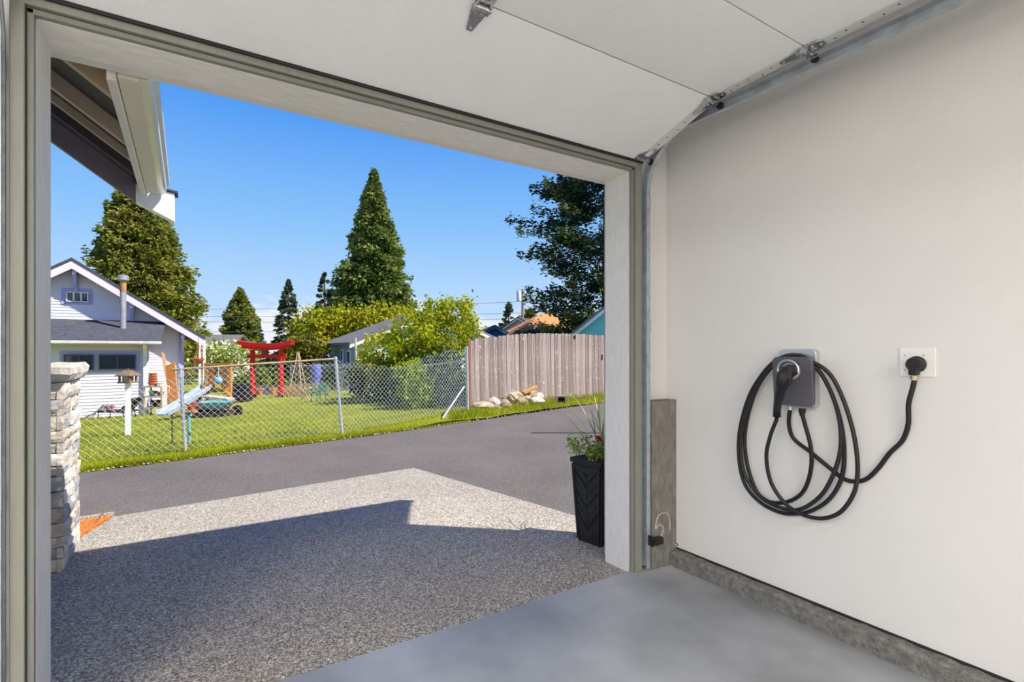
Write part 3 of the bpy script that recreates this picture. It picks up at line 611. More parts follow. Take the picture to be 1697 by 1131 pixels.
bd = MB(); bd.hexa([(-.30, 4.40, zb(-.30)-.30), (-.075, 4.40, zb(-.05)-.23), (-.075, 4.51, zb(-.05)-.23), (-.30, 4.51, zb(-.30)-.30), (-.30, 4.40, 2.50), (-.075, 4.40, 2.47), (-.075, 4.51, 2.47), (-.30, 4.51, 2.50)])
MB().hexa([(-.32, 4.39, 2.515), (-.055, 4.39, 2.472), (-.055, 4.53, 2.472), (-.32, 4.53, 2.515), (-.32, 4.39, 2.53), (-.055, 4.39, 2.487), (-.055, 4.53, 2.487), (-.32, 4.53, 2.53)]).build('drip_edge', M_shingle, pr)
bd.build('barge_tail', pm('bright_white_trim', rgb(240, 240, 238), .5, var=.01), pr)
MB().hexa([(-2.6, 2.57, zs(-2.6)+.031), (-.20, 2.57, zs(-.20)+.031), (-.20, 4.55, zs(-.20)+.031), (-2.6, 4.55, zs(-2.6)+.031), (-2.6, 2.57, zs(-2.6)+.06), (-.20, 2.57, zs(-.20)+.06), (-.20, 4.55, zs(-.20)+.06), (-2.6, 4.55, zs(-2.6)+.06)]).build('roofing', M_shingle, pr)

# ------------------------------------------------------------------ planter
pq = Vector((2.485, 2.785, -.012)); pt = T('planter', 'tall tapered black planter with chevron panels and mixed flowers', 'planter', tuple(pq))
ang = math.radians(9); ux = Vector((math.cos(ang), math.sin(ang), 0)); uy = Vector((-math.sin(ang), math.cos(ang), 0))
def PP(a, b, z): return pq+ux*a+uy*b+Vector((0, 0, z))
wb, wt, H = .098, .128, .575
def ring4(w, z): return [PP(-w, -w, z), PP(w, -w, z), PP(w, w, z), PP(-w, w, z)]
MB().hexa(ring4(wb, 0)+ring4(wt, H)).build('body', M_black, pt, bev=.006)
MB().hexa(ring4(wt+.012, H-.012)+ring4(wt+.014, H+.022)).build('rim', M_black, pt, bev=.004)
wz = lambda z: wb+(wt-wb)*z/H
def fpt(face, s, z, off=.004):
    w = wz(z)+off; s = s*wz(z)
    return PP(-w, -s, z) if face == 'l' else PP(s, -w, z)
M_slat = pm('black_slat', (.02, .02, .021, 1), .4, var=.1)
for face in 'lf':
    for s0 in (-1, .88):
        m = MB(); m.prism([fpt(face, s0, .02), fpt(face, s0+.12, .02), fpt(face, s0+.12, H-.02), fpt(face, s0, H-.02)], (fpt(face, 0, .3, .010)-fpt(face, 0, .3, .0))*1); m.build('corner_strip', M_slat, pt)
    for k in range(-3, 9):
        for sd in (-1, 1):
            zA = k*.075+.02; g = .006
            poly = [(sd*.02, zA), (sd*.84, zA+.11), (sd*.84, zA+.11+.068), (sd*.02, zA+.068)]
            if k % 2: poly = [(-a, b+.03) for a, b in poly]
            zs_ = [min(max(b, .03), H-.03) for a, b in poly]
            if max(zs_)-min(zs_) < .03 or zs_[3]-zs_[0] < .01 and zs_[2]-zs_[1] < .01: continue
            if zs_[3]-zs_[0] < .002: zs_[3] = zs_[0]+.002
            if zs_[2]-zs_[1] < .002: zs_[2] = zs_[1]+.002
            m = MB(); m.prism([fpt(face, a, z_, .001) for (a, _), z_ in zip(poly, zs_)], (fpt(face, 0, .3, .006)-fpt(face, 0, .3, 0))); m.build('chevron_slat', M_slat, pt)
MB().hexa(ring4(wt-.004, H+.0)+ring4(wt-.004, H+.024)).build('soil', pm('potting_soil', rgb(48, 36, 28), .95, bump=1), pt)
def leaf_cloud(centers, spread, n, size, asp=.5, flat=0):
    c = np.repeat(np.asarray(centers, float), n, 0); K = len(c); p = c+rng.normal(0, 1, (K, 3))*np.asarray(spread)
    a = rng.normal(0, 1, (K, 3)); a /= np.linalg.norm(a, axis=1, keepdims=True); b = rng.normal(0, 1, (K, 3)); b -= a*(a*b).sum(1, keepdims=True); b /= np.linalg.norm(b, axis=1, keepdims=True)
    s = size*rng.uniform(.6, 1.35, (K, 1)); a = a*s; b = b*s*asp
    V = np.stack([p-a, p-b, p+a, p+b], 1).reshape(-1, 3)
    return V, np.arange(4*K).reshape(-1, 4)
cs = [PP(random.uniform(-.11, .11), random.uniform(-.11, .11), H+.04+random.uniform(0, .06)) for _ in range(26)]+[PP(-.14, .06, H+.10), PP(-.17, .09, H+.13), PP(-.12, -.02, H+.07)]
cs += [PP(-.10-.03*k*random.random(), random.uniform(-.12, .12), H+.05+.02*k) for k in range(7)]
V1, F1 = leaf_cloud([tuple(q) for q in cs], .022, 22, .015, .55)
np_mesh('foliage', V1, F1, pm('planter_leaf', rgb(84, 112, 46), .6, col2=rgb(150, 172, 84), trans=.2, scale=40), pt, 'stuff')
M_spike = pm('spike_leaf', rgb(96, 118, 50), .5, col2=rgb(170, 178, 96), scale=12)
for k in range(16):
    a = random.uniform(0, 6.28); r = random.uniform(.08, .42); h = random.uniform(.22, .48); b0 = PP(random.uniform(.0, .06), random.uniform(-.05, .05), H+.02)
    if k < 3: a, r, h = 2.6+k*.25, .28+.05*k, .36-.06*k
    if math.sin(a)*r < -.12: a = -a
    e = Vector((math.cos(a)*r, math.sin(a)*r, h)); mid = e*.55+Vector((0, 0, .05))
    pth = smooth_path([b0, b0+mid, b0+e], 5); w = [.007*(1-i/(len(pth)-1))+.0012 for i in range(len(pth))]
    m = MB(); sd = Vector((-math.sin(a), math.cos(a), 0)); vv = []
    for q, ww in zip(pth, w): vv += [q-sd*ww, q+sd*ww, q+Vector((0, 0, -ww*.4))]
    ns = len(pth); m.add(vv, [f for i in range(ns-1) for f in ((3*i, 3*i+2, 3*i+5, 3*i+3), (3*i+2, 3*i+1, 3*i+4, 3*i+5), (3*i+1, 3*i, 3*i+3, 3*i+4))])
    m.build('spike_leaf', M_spike, pt)
def flower(c, r, mat, nm='flower'):
    m = MB()
    for l in range(3):
        for k in range(7):
            a = k*.9+l*.4; d = Vector((math.cos(a), math.sin(a), .2+.5*l)).normalized(); s_ = d.cross(Vector((0, 0, 1))).normalized(); rr = r*(1-.22*l)
            m.add([c, c+d*rr*.6+s_*rr*.35, c+d*rr, c+d*rr*.6-s_*rr*.35], [(0, 1, 2, 3)])
    m.build(nm, mat, pt)
M_red = pm('red_petal', rgb(206, 28, 56), .6); M_bl = pm('blue_petal', rgb(96, 108, 160), .6)
fr_ = at_d(992, 729, 3.45); flower(fr_, .034, M_red); flower(fr_+Vector((-.006, .0, .014)), .03, M_red); flower(fr_+Vector((.014, .0, -.012)), .028, M_red)
MB().tube([PP(.0, -.06, H+.02), fr_], .003, 5).build('flower_stem', M_spike, pt)
for q in ((.0, -.10, .06), (-.03, -.11, .07), (.03, -.12, .05)): flower(PP(q[0], q[1], H+q[2]), .017, M_bl)

# ------------------------------------------------------------------ chain-link fences
M_post = pm('galvanised_post', rgb(196, 200, 204), .45, .6, var=.06); M_wire = pm('galvanised_wire', rgb(206, 208, 206), .45, .5, var=.03); M_rust = pm('rusty_pipe', rgb(150, 128, 104), .6, .3, var=.2)
def mesh_wires(A, B, hA, hB, parent, s=.042, r=.0026, sag=0, base=.03, topf=None):
    A = Vector(A); B = Vector(B); L = (B-A).length; K = int(L/s); P0 = []; P1 = []
    ks = np.arange(K)
    for k in ks:
        f = (k+.5)/K; h = (hA+(hB-hA)*f)-sag*4*f*(1-f)
        if topf: h = topf(f)
        R_ = int(h/s); j = np.arange(R_+1)
        ff = np.clip((k+.5+.5*(-1.0)**(j+k))/K, 0, 1)
        x = A.x+(B.x-A.x)*ff; y = A.y+(B.y-A.y)*ff
        z = A.z+(B.z-A.z)*ff+base+j*s
        off = .004*(-1.0)**j
        P = np.stack([x+off, y+off, z], 1); P0.append(P[:-1]); P1.append(P[1:])
    V, F = segs(np.concatenate(P0), np.concatenate(P1), r, 3)
    return np_mesh('wire_mesh', V, F, M_wire, parent, 'stuff')
f1 = gp(308, 6.93); f2 = gp(568, 8.34); f3 = gp(775, 10.8); f1.z = min(f1.z, .0); 
f0 = f1+(f1-f2)*.85; f0.z = g1(f0.x, f0.y); 
cf = T('chain_link_fence', 'sagging galvanized chain-link fence along the lawn edge', 'fence', tuple(f2))
t1 = at_d(299, 612, 6.95); t2 = at_d(556, 595, 8.36); t3 = at_d(773.5, 577, 10.8)
for a, b, r in ((f1, t1, .022), (f2, t2, .026), (f3, t3, .03)):
    MB().tube([a-Vector((0, 0, .1)), b], r, 10).build('post', M_post, cf, smooth=True); MB().lathe([(r+.004, 0), (r+.004, .02), (r*.5, .035)], b, (0, 0, 1), 10).build('post_cap', M_post, cf, smooth=True)
dirr = (t2-t1).normalized(); MB().tube([t1-dirr*.10+Vector((0, 0, .0)), t2+dirr*.02], .017, 8).build('top_rail', M_rust, cf, smooth=True)
MB().tube([gp(733, 9.9)+Vector((0, 0, .0)), at_d(769, 641, 10.75)], .02, 8).build('brace', M_post, cf, smooth=True)
mesh_wires(f1, f2, t1.z-f1.z-.02, t2.z-f2.z-.04, cf)
mesh_wires(f0, f1, .5, 1.05, cf, topf=lambda f: .60+.48*f*f)
mesh_wires(f2, f3, 1.1, 1.3, cf, topf=lambda f: 1.17+(t3.z-f3.z-1.19)*f-.30*math.sin(math.pi*min(1, f*1.15))**2*(1-f))
cf2 = T('back_fence', 'low chain-link fence running back in front of the dark hedge', 'fence', tuple(gp(640, 15)))
LP = [(773, 597, 10.85), (705, 606, 12.6), (667, 609, 13.9), (634, 612, 15.4), (593, 607, 18.5), (560, 605, 22), (482, 607, 22.5)]
RP = [at_d(*q) for q in LP]
MB().tube(smooth_path(RP, 3), .018, 6).build('top_rail', M_post, cf2, smooth=True)
for (px, py, d), q in zip(LP[1:], RP[1:]):
    g = gp(px, d); MB().tube([g-Vector((0, 0, .1)), q+Vector((0, 0, .03))], .024, 8).build('post', M_post, cf2, smooth=True)
for i in range(len(RP)-1):
    a, b = gp(LP[i][0], LP[i][2]), gp(LP[i+1][0], LP[i+1][2]); mesh_wires(a, b, RP[i].z-a.z-.03, RP[i+1].z-b.z-.03, cf2, s=.06, r=.0019)

# ------------------------------------------------------------------ plank fence
wf = T('plank_fence', 'weathered grey-brown dog-eared plank fence above the grassy verge', 'fence', tuple(gp(885, 13.5)))
M_pk = [pm('weathered_plank_%s' % n, c, .85, scale=5, col2=c2, bump=.4, bscale=18, stretch=(5, 5, .35)) for n, c, c2 in (('a', rgb(132, 114, 106), rgb(178, 160, 152)), ('b', rgb(146, 128, 120), rgb(190, 174, 166)), ('c', rgb(118, 101, 92), rgb(160, 142, 132)))]
pk = []
for m_ in M_pk: fleck(m_, 9, (3, 3, 1.6), .645, .685, rgb(214, 206, 200))
for m_ in M_pk:
    w, t_, h = .0665, .010, 1.0
    mm = MB(); mm.prism([(-w, 0, 0), (w, 0, 0), (w, 0, .985), (w-.026, 0, 1), (-w+.026, 0, 1), (-w, 0, .985)], (0, t_*2, 0)); o = mm.build('plank', m_, wf); pk.append(o.data); bpy.data.objects.remove(o)
tops = ([778, 790, 830, 875, 915, 955, 1003, 1060], [566, 562, 557, 553, 553, 553.5, 556.5, 560])
fa, fb = gp(779, 12.0), gp(1064, 16.6); Lf = math.hypot(fb.x-fa.x, fb.y-fa.y); npk = int(Lf/.142)+24; dF = Vector((fb.x-fa.x, fb.y-fa.y, 0)).normalized(); rz = math.atan2(dF.y, dF.x)
def to_px(p):
    q = Vector(p)-C0; d = q.x*FW[0]+q.y*FW[1]; return 848.5+FPX*(q.x*RT[0]+q.y*RT[1])/d, HOR-FPX*q.z/d, d
# shared planks were built around the fence root: rebuild local copies
for me_ in pk:
    n = len(me_.vertices); co = np.zeros(n*3, np.float32); me_.vertices.foreach_get('co', co); co = co.reshape(-1, 3)+np.array(wf.location, np.float32); me_.vertices.foreach_set('co', co.ravel()); me_.update()
for i in range(npk):
    q = Vector((fa.x, fa.y, 0))+dF*(i*.142+.07)-Vector((-dF.y, dF.x, 0))*random.uniform(0, .012); z0 = g1(q.x, q.y)-.03; px, _, d = to_px((q.x, q.y, 1)); zt = CAMH+(HOR-np.interp(px, *tops))*d/FPX
    o = bpy.data.objects.new('plank', pk[(i*7+i//3) % 3]); COL.objects.link(o); o.parent = wf
    o.location = Vector((q.x, q.y, z0))-wf.location; o.rotation_euler = (0, random.uniform(-.006, .006), rz+random.uniform(-.02, .02)); o.scale = (1, 1, zt-z0+random.uniform(-.012, .012))
for zr in (.35, 1.3):
    a, b = fa.copy(), fb+dF*3.3; n2 = Vector((-dF.y, dF.x, 0)); a += n2*.05+Vector((0, 0, zr)); b += n2*.05+Vector((0, 0, zr)); MB().beam(a, b, .04, .09).build('rail', M_pk[2], wf)
MB().beam(fa-dF*.03+Vector((0, 0, -.1)), fa-dF*.03+Vector((0, 0, 1.62)), .06, .05).build('end_post', pm('red_cedar', rgb(150, 96, 66), .8, scale=6, stretch=(4, 4, .4)), wf)
q = at_d(951.5, 559.5, 14.6); 
def on_fence(px, py):
    r_ = ray(px, py); n2 = Vector((-dF.y, dF.x, 0)); t_ = (fa-n2*.012-C0).dot(n2)/r_.dot(n2); return C0+r_*t_
q = on_fence(952, 559); MB().obox(q, dF, Vector((-dF.y, dF.x, 0)), (0, 0, 1), .035, .01, .05).build('gate_hinge', M_black, wf, bev=.004)
q = on_fence(997.5, 592); m = MB(); m.tube(smooth_path([q+Vector((0, 0, .08)), q+dF*.03, q-Vector((0, 0, .09)), q-dF*.03, q+Vector((0, 0, .08))], 5), .012, 6); m.build('gate_pull', M_black, wf, smooth=True)
# rocks, block, split log below the fence
def rock(c, r, mat, name='rock'):
    bm = bmesh.new(); bmesh.ops.create_icosphere(bm, subdivisions=2, radius=1)
    sc = Vector((random.uniform(.8, 1.35), random.uniform(.7, 1.1), random.uniform(.55, .85))); off = Vector((random.random()*9, random.random()*9, random.random()*9))
    from mathutils import noise
    for v in bm.verts:
        d = 1+.45*noise.noise(v.co*1.4+off)+.12*noise.noise(v.co*4+off)
        v.co = Vector((v.co.x*sc.x, v.co.y*sc.y, max(v.co.z*sc.z, -.45)))*d*r
    me_ = bpy.data.meshes.new(name); bm.to_mesh(me_); bm.free(); me_.materials.append(mat); o = bpy.data.objects.new(name, me_); COL.objects.link(o); o.location = c; o.rotation_euler[2] = random.uniform(0, 6)
    return o
M_rock = [pm('field_rock_%d' % i, c, .9, scale=6, col2=c2, bump=.8, bscale=12) for i, (c, c2) in enumerate(((rgb(150, 128, 102), rgb(204, 184, 156)), (rgb(176, 164, 148), rgb(222, 212, 196)), (rgb(132, 112, 90), rgb(182, 160, 130))))]
rk = [(803, 671, .20, 'pale tan rock half sunk at the foot of the plank fence by the corner post'), (817, 667, .18, 'brown rock in the rubble row beside the fence corner'), (836, 670, .22, 'large whitish rock at the front of the rubble row'), (850, 655, .21, 'squarish tan rock at the crest of the rubble pile'), (862, 652, .17, 'small tan rock under the split log'), (864, 664, .15, 'flat buff rock in the middle of the rubble pile'), (877, 653, .20, 'dark-sided rock beneath the split log end'), (888, 664, .21, 'rounded pale rock at the foot of the rubble pile'), (842, 661, .15, 'brown wedge rock in the grass of the rubble pile'), (872, 659, .13, 'small grey-tan rock wedged among the rubble'), (893, 655, .17, 'brown slab rock leaning on the right of the rubble'), (825, 676, .10, 'tiny weathered rock in the verge grass')]
for i, (px, py, r, lb) in enumerate(rk):
    d = 11.6+(px-800)*.011+(672-py)*.05; q = at_d(px, py, d); g = g1(q.x, q.y); q.z = max(q.z-.03, g+r*.4); o = rock(q, r, M_rock[i % 3]); tag(o, lb, 'rock', 'rocks below the plank fence')
a, b = at_d(866, 652, 13.0), at_d(889, 641, 13.2)
MB().beam(a, b, .16, .08).build('split_log', pm('split_cedar', rgb(196, 150, 92), .8, scale=6, stretch=(3, 3, 3)), None, bev=.015); tag(bpy.data.objects['split_log'], 'orange-brown split log lying on top of the rubble pile', 'log')
bq = gp(930, 13.0); bq.z = at_d(930, 670, 13.0).z; bq.z = g1(bq.x, bq.y)
cbk = T('concrete_block', 'tan hollow concrete block standing in the verge grass', 'block', tuple(bq)); m = MB(); M_cmu = pm('tan_cmu', rgb(170, 150, 128), .9, bump=.6)
U = Vector((RT[0], RT[1], 0)); Vv = Vector((FW[0], FW[1], 0)); Z = Vector((0, 0, 1)); c = bq+Z*.12
for (s, e) in ((U, .11), (-U, .11)): MB().obox(c+s*e, U, Vv, Z, .02, .10, .10).build('web', M_cmu, cbk)
for s in (1, -1): MB().obox(c+Z*.09*s, U, Vv, Z, .09, .10, .018).build('face_shell', M_cmu, cbk)
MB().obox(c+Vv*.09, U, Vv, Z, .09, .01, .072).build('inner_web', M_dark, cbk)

# ================================================================== white bungalow beyond the lawn
TH_ = math.radians(2); HU = Vector((math.cos(TH_), math.sin(TH_), 0)); HV = Vector((-math.sin(TH_), math.cos(TH_), 0)); UP = Vector((0, 0, 1))
HP0 = at_d(240, 583, 16.2); HP0.z = 0
def hp(px, py, v):
    r_ = ray(px, py); n = HV; t_ = (HP0+HV*v-C0).dot(n)/r_.dot(n); p = C0+r_*t_; return (p-HP0).dot(HU), p.z
def HW(u, v, z): return HP0+HU*u+HV*v+UP*z
hg = g1(HW(-1, 0, 0).x, HW(-1, 0, 0).y)
wh = T('white_bungalow', 'white clapboard bungalow with lilac trim, shed-roofed addition and tall flue', 'house', tuple(HW(-2, 3, hg)))
M_clap = pm('white_clapboard', rgb(226, 220, 232), .7, var=.03, scale=3); M_lil = pm('lilac_trim', rgb(178, 172, 222), .6, var=.03); M_lilw = pm('pale_lilac_barge', rgb(226, 214, 232), .6, var=.03)
def siding(u0, u1, z0, z1, v, umin=None, umax=None, dz=.095):
    m = MB(); z = z0
    while z < z1-.005:
        za, zb_ = z, min(z+dz, z1); um = (za+zb_)/2
        a, b = (u0, u1)
        if umin: a = max(u0, umin(um)); b = min(u1, umax(um))
        if b-a > .05:
            m.hexa([HW(a, v-.022, za), HW(b, v-.022, za), HW(b, v+.02, za), HW(a, v+.02, za), HW(a, v-.006, zb_), HW(b, v-.006, zb_), HW(b, v+.02, zb_), HW(a, v+.02, zb_)])
        z += dz
    return m
vB = 2.0
uAr = hp(245, 600, 0)[0]; uAl = uAr-8.5
zEave = hp(200, 567, -.4)[1]
siding(uAl, uAr, hg-.2, zEave+.05, 0).build('addition_siding', M_clap, wh)
MB().obox(HW((uAl+uAr)/2, .9, (hg+zEave)/2), HU, HV, UP, (uAr-uAl)/2-.01, .88, (zEave-hg)/2).build('addition_core', M_clap, wh)
uc = hp(302, 600, vB)[0]; apx, apz = hp(119, 432, vB-.5); rex, rez = hp(339.5, 563, vB-.5); slp = (apz-rez)/(rex-apx); ul = apx-(uc-apx)
zt_ = lambda u: apz-.22-slp*abs(u-apx)
siding(ul, uc, hg-.2, apz, vB, lambda z_: apx-(apz-.15-z_)/slp, lambda z_: apx+(apz-.15-z_)/slp).build('gable_siding', M_clap, wh)
MB().prism([HW(ul, vB+.03, hg-.2), HW(uc, vB+.03, hg-.2), HW(uc, vB+.03, zt_(uc)), HW(apx, vB+.03, zt_(apx)), HW(ul, vB+.03, zt_(ul))], HV*7).build('house_core', M_clap, wh)
for s in (1, -1):
    e = apx+s*(rex-apx)
    a0, a1 = HW(apx, vB-.55, apz), HW(e, vB-.55, rez)
    m = MB(); m.hexa([a0+UP*0, a1+UP*0, a1+HV*8.2, a0+HV*8.2, a0+UP*.09, a1+UP*.09, a1+HV*8.2+UP*.09, a0+HV*8.2+UP*.09]); m.build('roof_slope', M_shingle, wh)
    m = MB(); b0, b1 = HW(apx, vB-.53, apz-.26), HW(e, vB-.53, rez-.26)
    m.hexa([b0, b1, b1+HV*.05, b0+HV*.05, b0+UP*.25, b1+UP*.25, b1+HV*.05+UP*.25, b0+HV*.05+UP*.25]); m.build('barge_board', M_lilw, wh)
for px, py in ((124, 458), (219, 510), (303, 545)):
    u, z_ = hp(px, py, vB-.3); zz = zt_(u)
    m = MB(); m.obox(HW(u, vB-.24, zz-.12), HU, HV, UP, .05, .24, .05); m.obox(HW(u, vB-.06, zz-.40), HU, HV, UP, .05, .05, .33); m.beam(HW(u, vB-.44, zz-.15), HW(u, vB-.08, zz-.60), .08, .08); m.build('knee_brace', M_lil, wh)
MB().obox(HW(uc-.03, vB-.03, (hg+zt_(uc))/2), HU, HV, UP, .08, .05, (zt_(uc)-hg)/2).build('corner_board', M_lil, wh)
MB().obox(HW(uAr-.05, -.03, (hg+zEave)/2), HU, HV, UP, .08, .03, (zEave-hg)/2).build('corner_board', M_clap, wh)
def window(px0, px1, py0, py1, v, ncol, trim, sill=True):
    (u0, z1), (u1, z0) = hp(px0, py0, v), hp(px1, py1, v)
    w = MB(); t_ = .035
    for a, b, c, d in ((u0, u1, z1-t_, z1), (u0, u1, z0, z0+t_), (u0, u0+t_, z0, z1), (u1-t_, u1, z0, z1)):
        w.obox(HW((a+b)/2, v-.045, (c+d)/2), HU, HV, UP, (b-a)/2, .035, (d-c)/2)
    for k in range(1, ncol): w.obox(HW(u0+(u1-u0)*k/ncol, v-.04, (z0+z1)/2), HU, HV, UP, .022, .03, (z1-z0)/2)
    o = w.build('window', trim, wh)
    for k in range(ncol):
        a, b = u0+(u1-u0)*k/ncol, u0+(u1-u0)*(k+1)/ncol
        MB().obox(HW((a+b)/2, v-.03, (z0+z1)/2), HU, HV, UP, (b-a)/2, .008, (z1-z0)/2).build('pane', M_glassd, o)
    return u0, u1, z0, z1
M_br = pm('bronze_frame', rgb(92, 82, 78), .5); M_wt = pm('white_sash', rgb(232, 232, 236), .5)
(tu0, tz1), (tu1, tz0) = hp(99, 582, 0), hp(232, 616, 0)
MB().obox(HW((tu0+tu1)/2, -.028, (tz0+tz1)/2), HU, HV, UP, (tu1-tu0)/2, .012, (tz1-tz0)/2).build('window_trim', M_lil, wh)
window(106, 155.6, 588, 614, -.02, 2, M_br); window(164, 225, 588, 612, -.02, 2, M_br)
(tu0, tz1), (tu1, tz0) = hp(102, 477, vB), hp(153.6, 506, vB)
MB().obox(HW((tu0+tu1)/2, vB-.028, (tz0+tz1)/2), HU, HV, UP, (tu1-tu0)/2, .012, (tz1-tz0)/2).build('window_trim', M_lil, wh)
window(110, 147, 483.5, 502, vB-.02, 3, M_wt)
# addition roof, gutter, downspout, flue
(a_u, a_z), (b_u, b_z) = hp(274, 533.5, vB-.05), hp(268, 565, -.45)
m = MB(); LU = uAl-.3
m.hexa([HW(LU, -.45, b_z-.08), HW(b_u, -.45, b_z-.08), HW(a_u, vB-.03, a_z-.08), HW(LU, vB-.03, a_z-.08), HW(LU, -.45, b_z), HW(b_u, -.45, b_z), HW(a_u, vB-.03, a_z), HW(LU, vB-.03, a_z)]); m.build('addition_roof', M_shingle, wh)
m = MB(); m.prism([HW(LU, -.46, b_z-.02), HW(LU, -.57, b_z-.02), HW(LU, -.56, b_z-.09), HW(LU, -.48, b_z-.12)], HU*(b_u-LU)); m.build('gutter', M_wt, wh)
u_, z_ = hp(240.5, 600, -.1); m = MB(); m.beam(HW(u_, -.1, hg), HW(u_, -.1, b_z-.35), .09, .07); m.beam(HW(u_, -.1, b_z-.35), HW(u_, -.5, b_z-.1), .09, .07); m.build('downspout', M_wt, wh)
M_flu = pm('galvanised_flue', rgb(178, 176, 174), .5, .5, scale=5, var=.12, stretch=(1, 1, 2))
fv = 1.0; fu, fz0 = hp(204, 548, fv); _, fz1 = hp(204, 456, fv)
MB().lathe([(.17, -.10), (.17, .0), (.11, .04), (.085, .06), (.085, fz1-fz0-.18)], HW(fu, fv, fz0), (0, 0, 1), 16).build('flue_pipe', M_flu, wh, smooth=True)
MB().lathe([(.088, 0), (.09, .34)], HW(fu, fv, fz1-.55), (0, 0, 1), 16).build('rusty_flue_band', pm('rust_band', rgb(176, 130, 84), .7, .2, scale=4, var=.25), wh, smooth=True)
MB().lathe([(.09, 0), (.155, .03), (.155, .16), (.12, .19), (.0, .20)], HW(fu, fv, fz1-.2), (0, 0, 1), 16).build('flue_cap', M_flu, wh, smooth=True)
# side porch of the bungalow at its far corner
m = MB(); pu = hp(318, 600, vB+2.5)[0]
for v_ in (1.2, 4.0): MB().obox(HW(uc+.75, vB+v_, (hg+rez)/2), HU, HV, UP, .045, .045, (rez-hg)/2).build('porch_post', M_clap, wh)


# ------------------------------------------------------------------ far houses
def gable_house(name, label, P, ang, W_, D_, wh_, rh, wallm, roofm, ov=.4, ridge='v', rake=M_rend, windows=(), front=None):
    U_ = Vector((math.cos(ang), math.sin(ang), 0)); V_ = Vector((-math.sin(ang), math.cos(ang), 0)); P = Vector(P)
    t = T(name, label, 'house', tuple(P)); X = lambda u, v, z: P+U_*u+V_*v+UP*z
    if ridge == 'v':
        MB().prism([X(0, 0, 0), X(W_, 0, 0), X(W_, 0, wh_), X(W_/2, 0, wh_+rh), X(0, 0, wh_)], V_*D_).build('wall', wallm, t)
        s = rh/(W_/2); lapz = .2; m = MB(); z = .3
        while z < wh_+rh-.3:
            a = 0 if z < wh_ else (z-wh_)/s; 
            m.obox(X(W_/2, -.012, z), U_, V_, UP, W_/2-a-.02, .012, .012); z += lapz
        m.build('siding_laps', front or wallm, t)
        if front: MB().prism([X(0, -.008, 0), X(W_, -.008, 0), X(W_, -.008, wh_), X(W_/2, -.008, wh_+rh), X(0, -.008, wh_)], V_*.007).build('gable_cladding', front, t)
        for sg in (-1, 1):
            c = W_/2; e = c+sg*(W_/2+ov); A, B = X(c, -ov, wh_+rh+.06), X(e, -ov, wh_-s*ov+.06); q = V_*(D_+2*ov)
            r_ = MB().hexa([A, B, B+q, A+q, A+UP*.12, B+UP*.12, B+q+UP*.12, A+q+UP*.12]).build('roof_slope', roofm, t)
            MB().hexa([A-UP*.14-V_*.03, B-UP*.14-V_*.03, B-UP*.14+V_*.02, A-UP*.14+V_*.02, A-V_*.03, B-V_*.03, B+V_*.02, A+V_*.02]).build('barge_board', rake, t)
    else:
        MB().prism([X(0, 0, 0), X(0, D_, 0), X(0, D_, wh_), X(0, D_/2, wh_+rh), X(0, 0, wh_)], U_*W_).build('wall', wallm, t)
        s = rh/(D_/2)
        for sg in (-1, 1):
            e = D_/2+sg*(D_/2+ov); A, B = X(-ov, D_/2, wh_+rh+.06), X(-ov, e, wh_-s*ov+.06); q = U_*(W_+2*ov)
            MB().hexa([A, B, B+q, A+q, A+UP*.12, B+UP*.12, B+q+UP*.12, A+q+UP*.12]).build('roof_slope', roofm, t)
            MB().hexa([A-UP*.14-U_*.03, B-UP*.14-U_*.03, B-UP*.14+U_*.02, A-UP*.14+U_*.02, A-U_*.03, B-U_*.03, B+U_*.02, A+U_*.02]).build('barge_board', rake, t)
    for (face, a0, a1, z0, z1) in windows:
        f = MB(); 
        if face == 'f': f.obox(X((a0+a1)/2, -.02, (z0+z1)/2), U_, V_, UP, (a1-a0)/2, .03, (z1-z0)/2)
        else: f.obox(X(-.02, (a0+a1)/2, (z0+z1)/2), V_, U_, UP, (a1-a0)/2, .03, (z1-z0)/2)
        o = f.build('window', M_wt, t); g = MB()
        if face == 'f': g.obox(X((a0+a1)/2, -.03, (z0+z1)/2), U_, V_, UP, (a1-a0)/2-.07, .03, (z1-z0)/2-.07)
        else: g.obox(X(-.03, (a0+a1)/2, (z0+z1)/2), V_, U_, UP, (a1-a0)/2-.07, .03, (z1-z0)/2-.07)
        g.build('pane', M_glassd, o)
    return t
M_blue = pm('pale_blue_siding', rgb(132, 176, 196), .7, var=.04); M_grof = pm('grey_shingles', rgb(112, 108, 108), .9, scale=4, var=.12, bump=.3); M_teal = pm('aqua_siding', rgb(140, 224, 222), .7, var=.03)
M_oran = pm('orange_shakes', rgb(206, 128, 76), .9, scale=7, col2=rgb(230, 156, 100), bump=.5, bscale=14); M_dblue = pm('deep_blue_siding', rgb(34, 112, 164), .7); M_pgr = pm('pale_grey_siding', rgb(196, 196, 204), .7)
U_d = lambda a: Vector((math.cos(math.radians(a)), math.sin(math.radians(a)), 0))
V_d = lambda a: Vector((-math.sin(math.radians(a)), math.cos(math.radians(a)), 0))
zt_e = lambda py, d: CAMH+(HOR-py)*d/FPX
def base_at(px, d, z=-.5): q = at_d(px, 583, d); q.z = z; return q
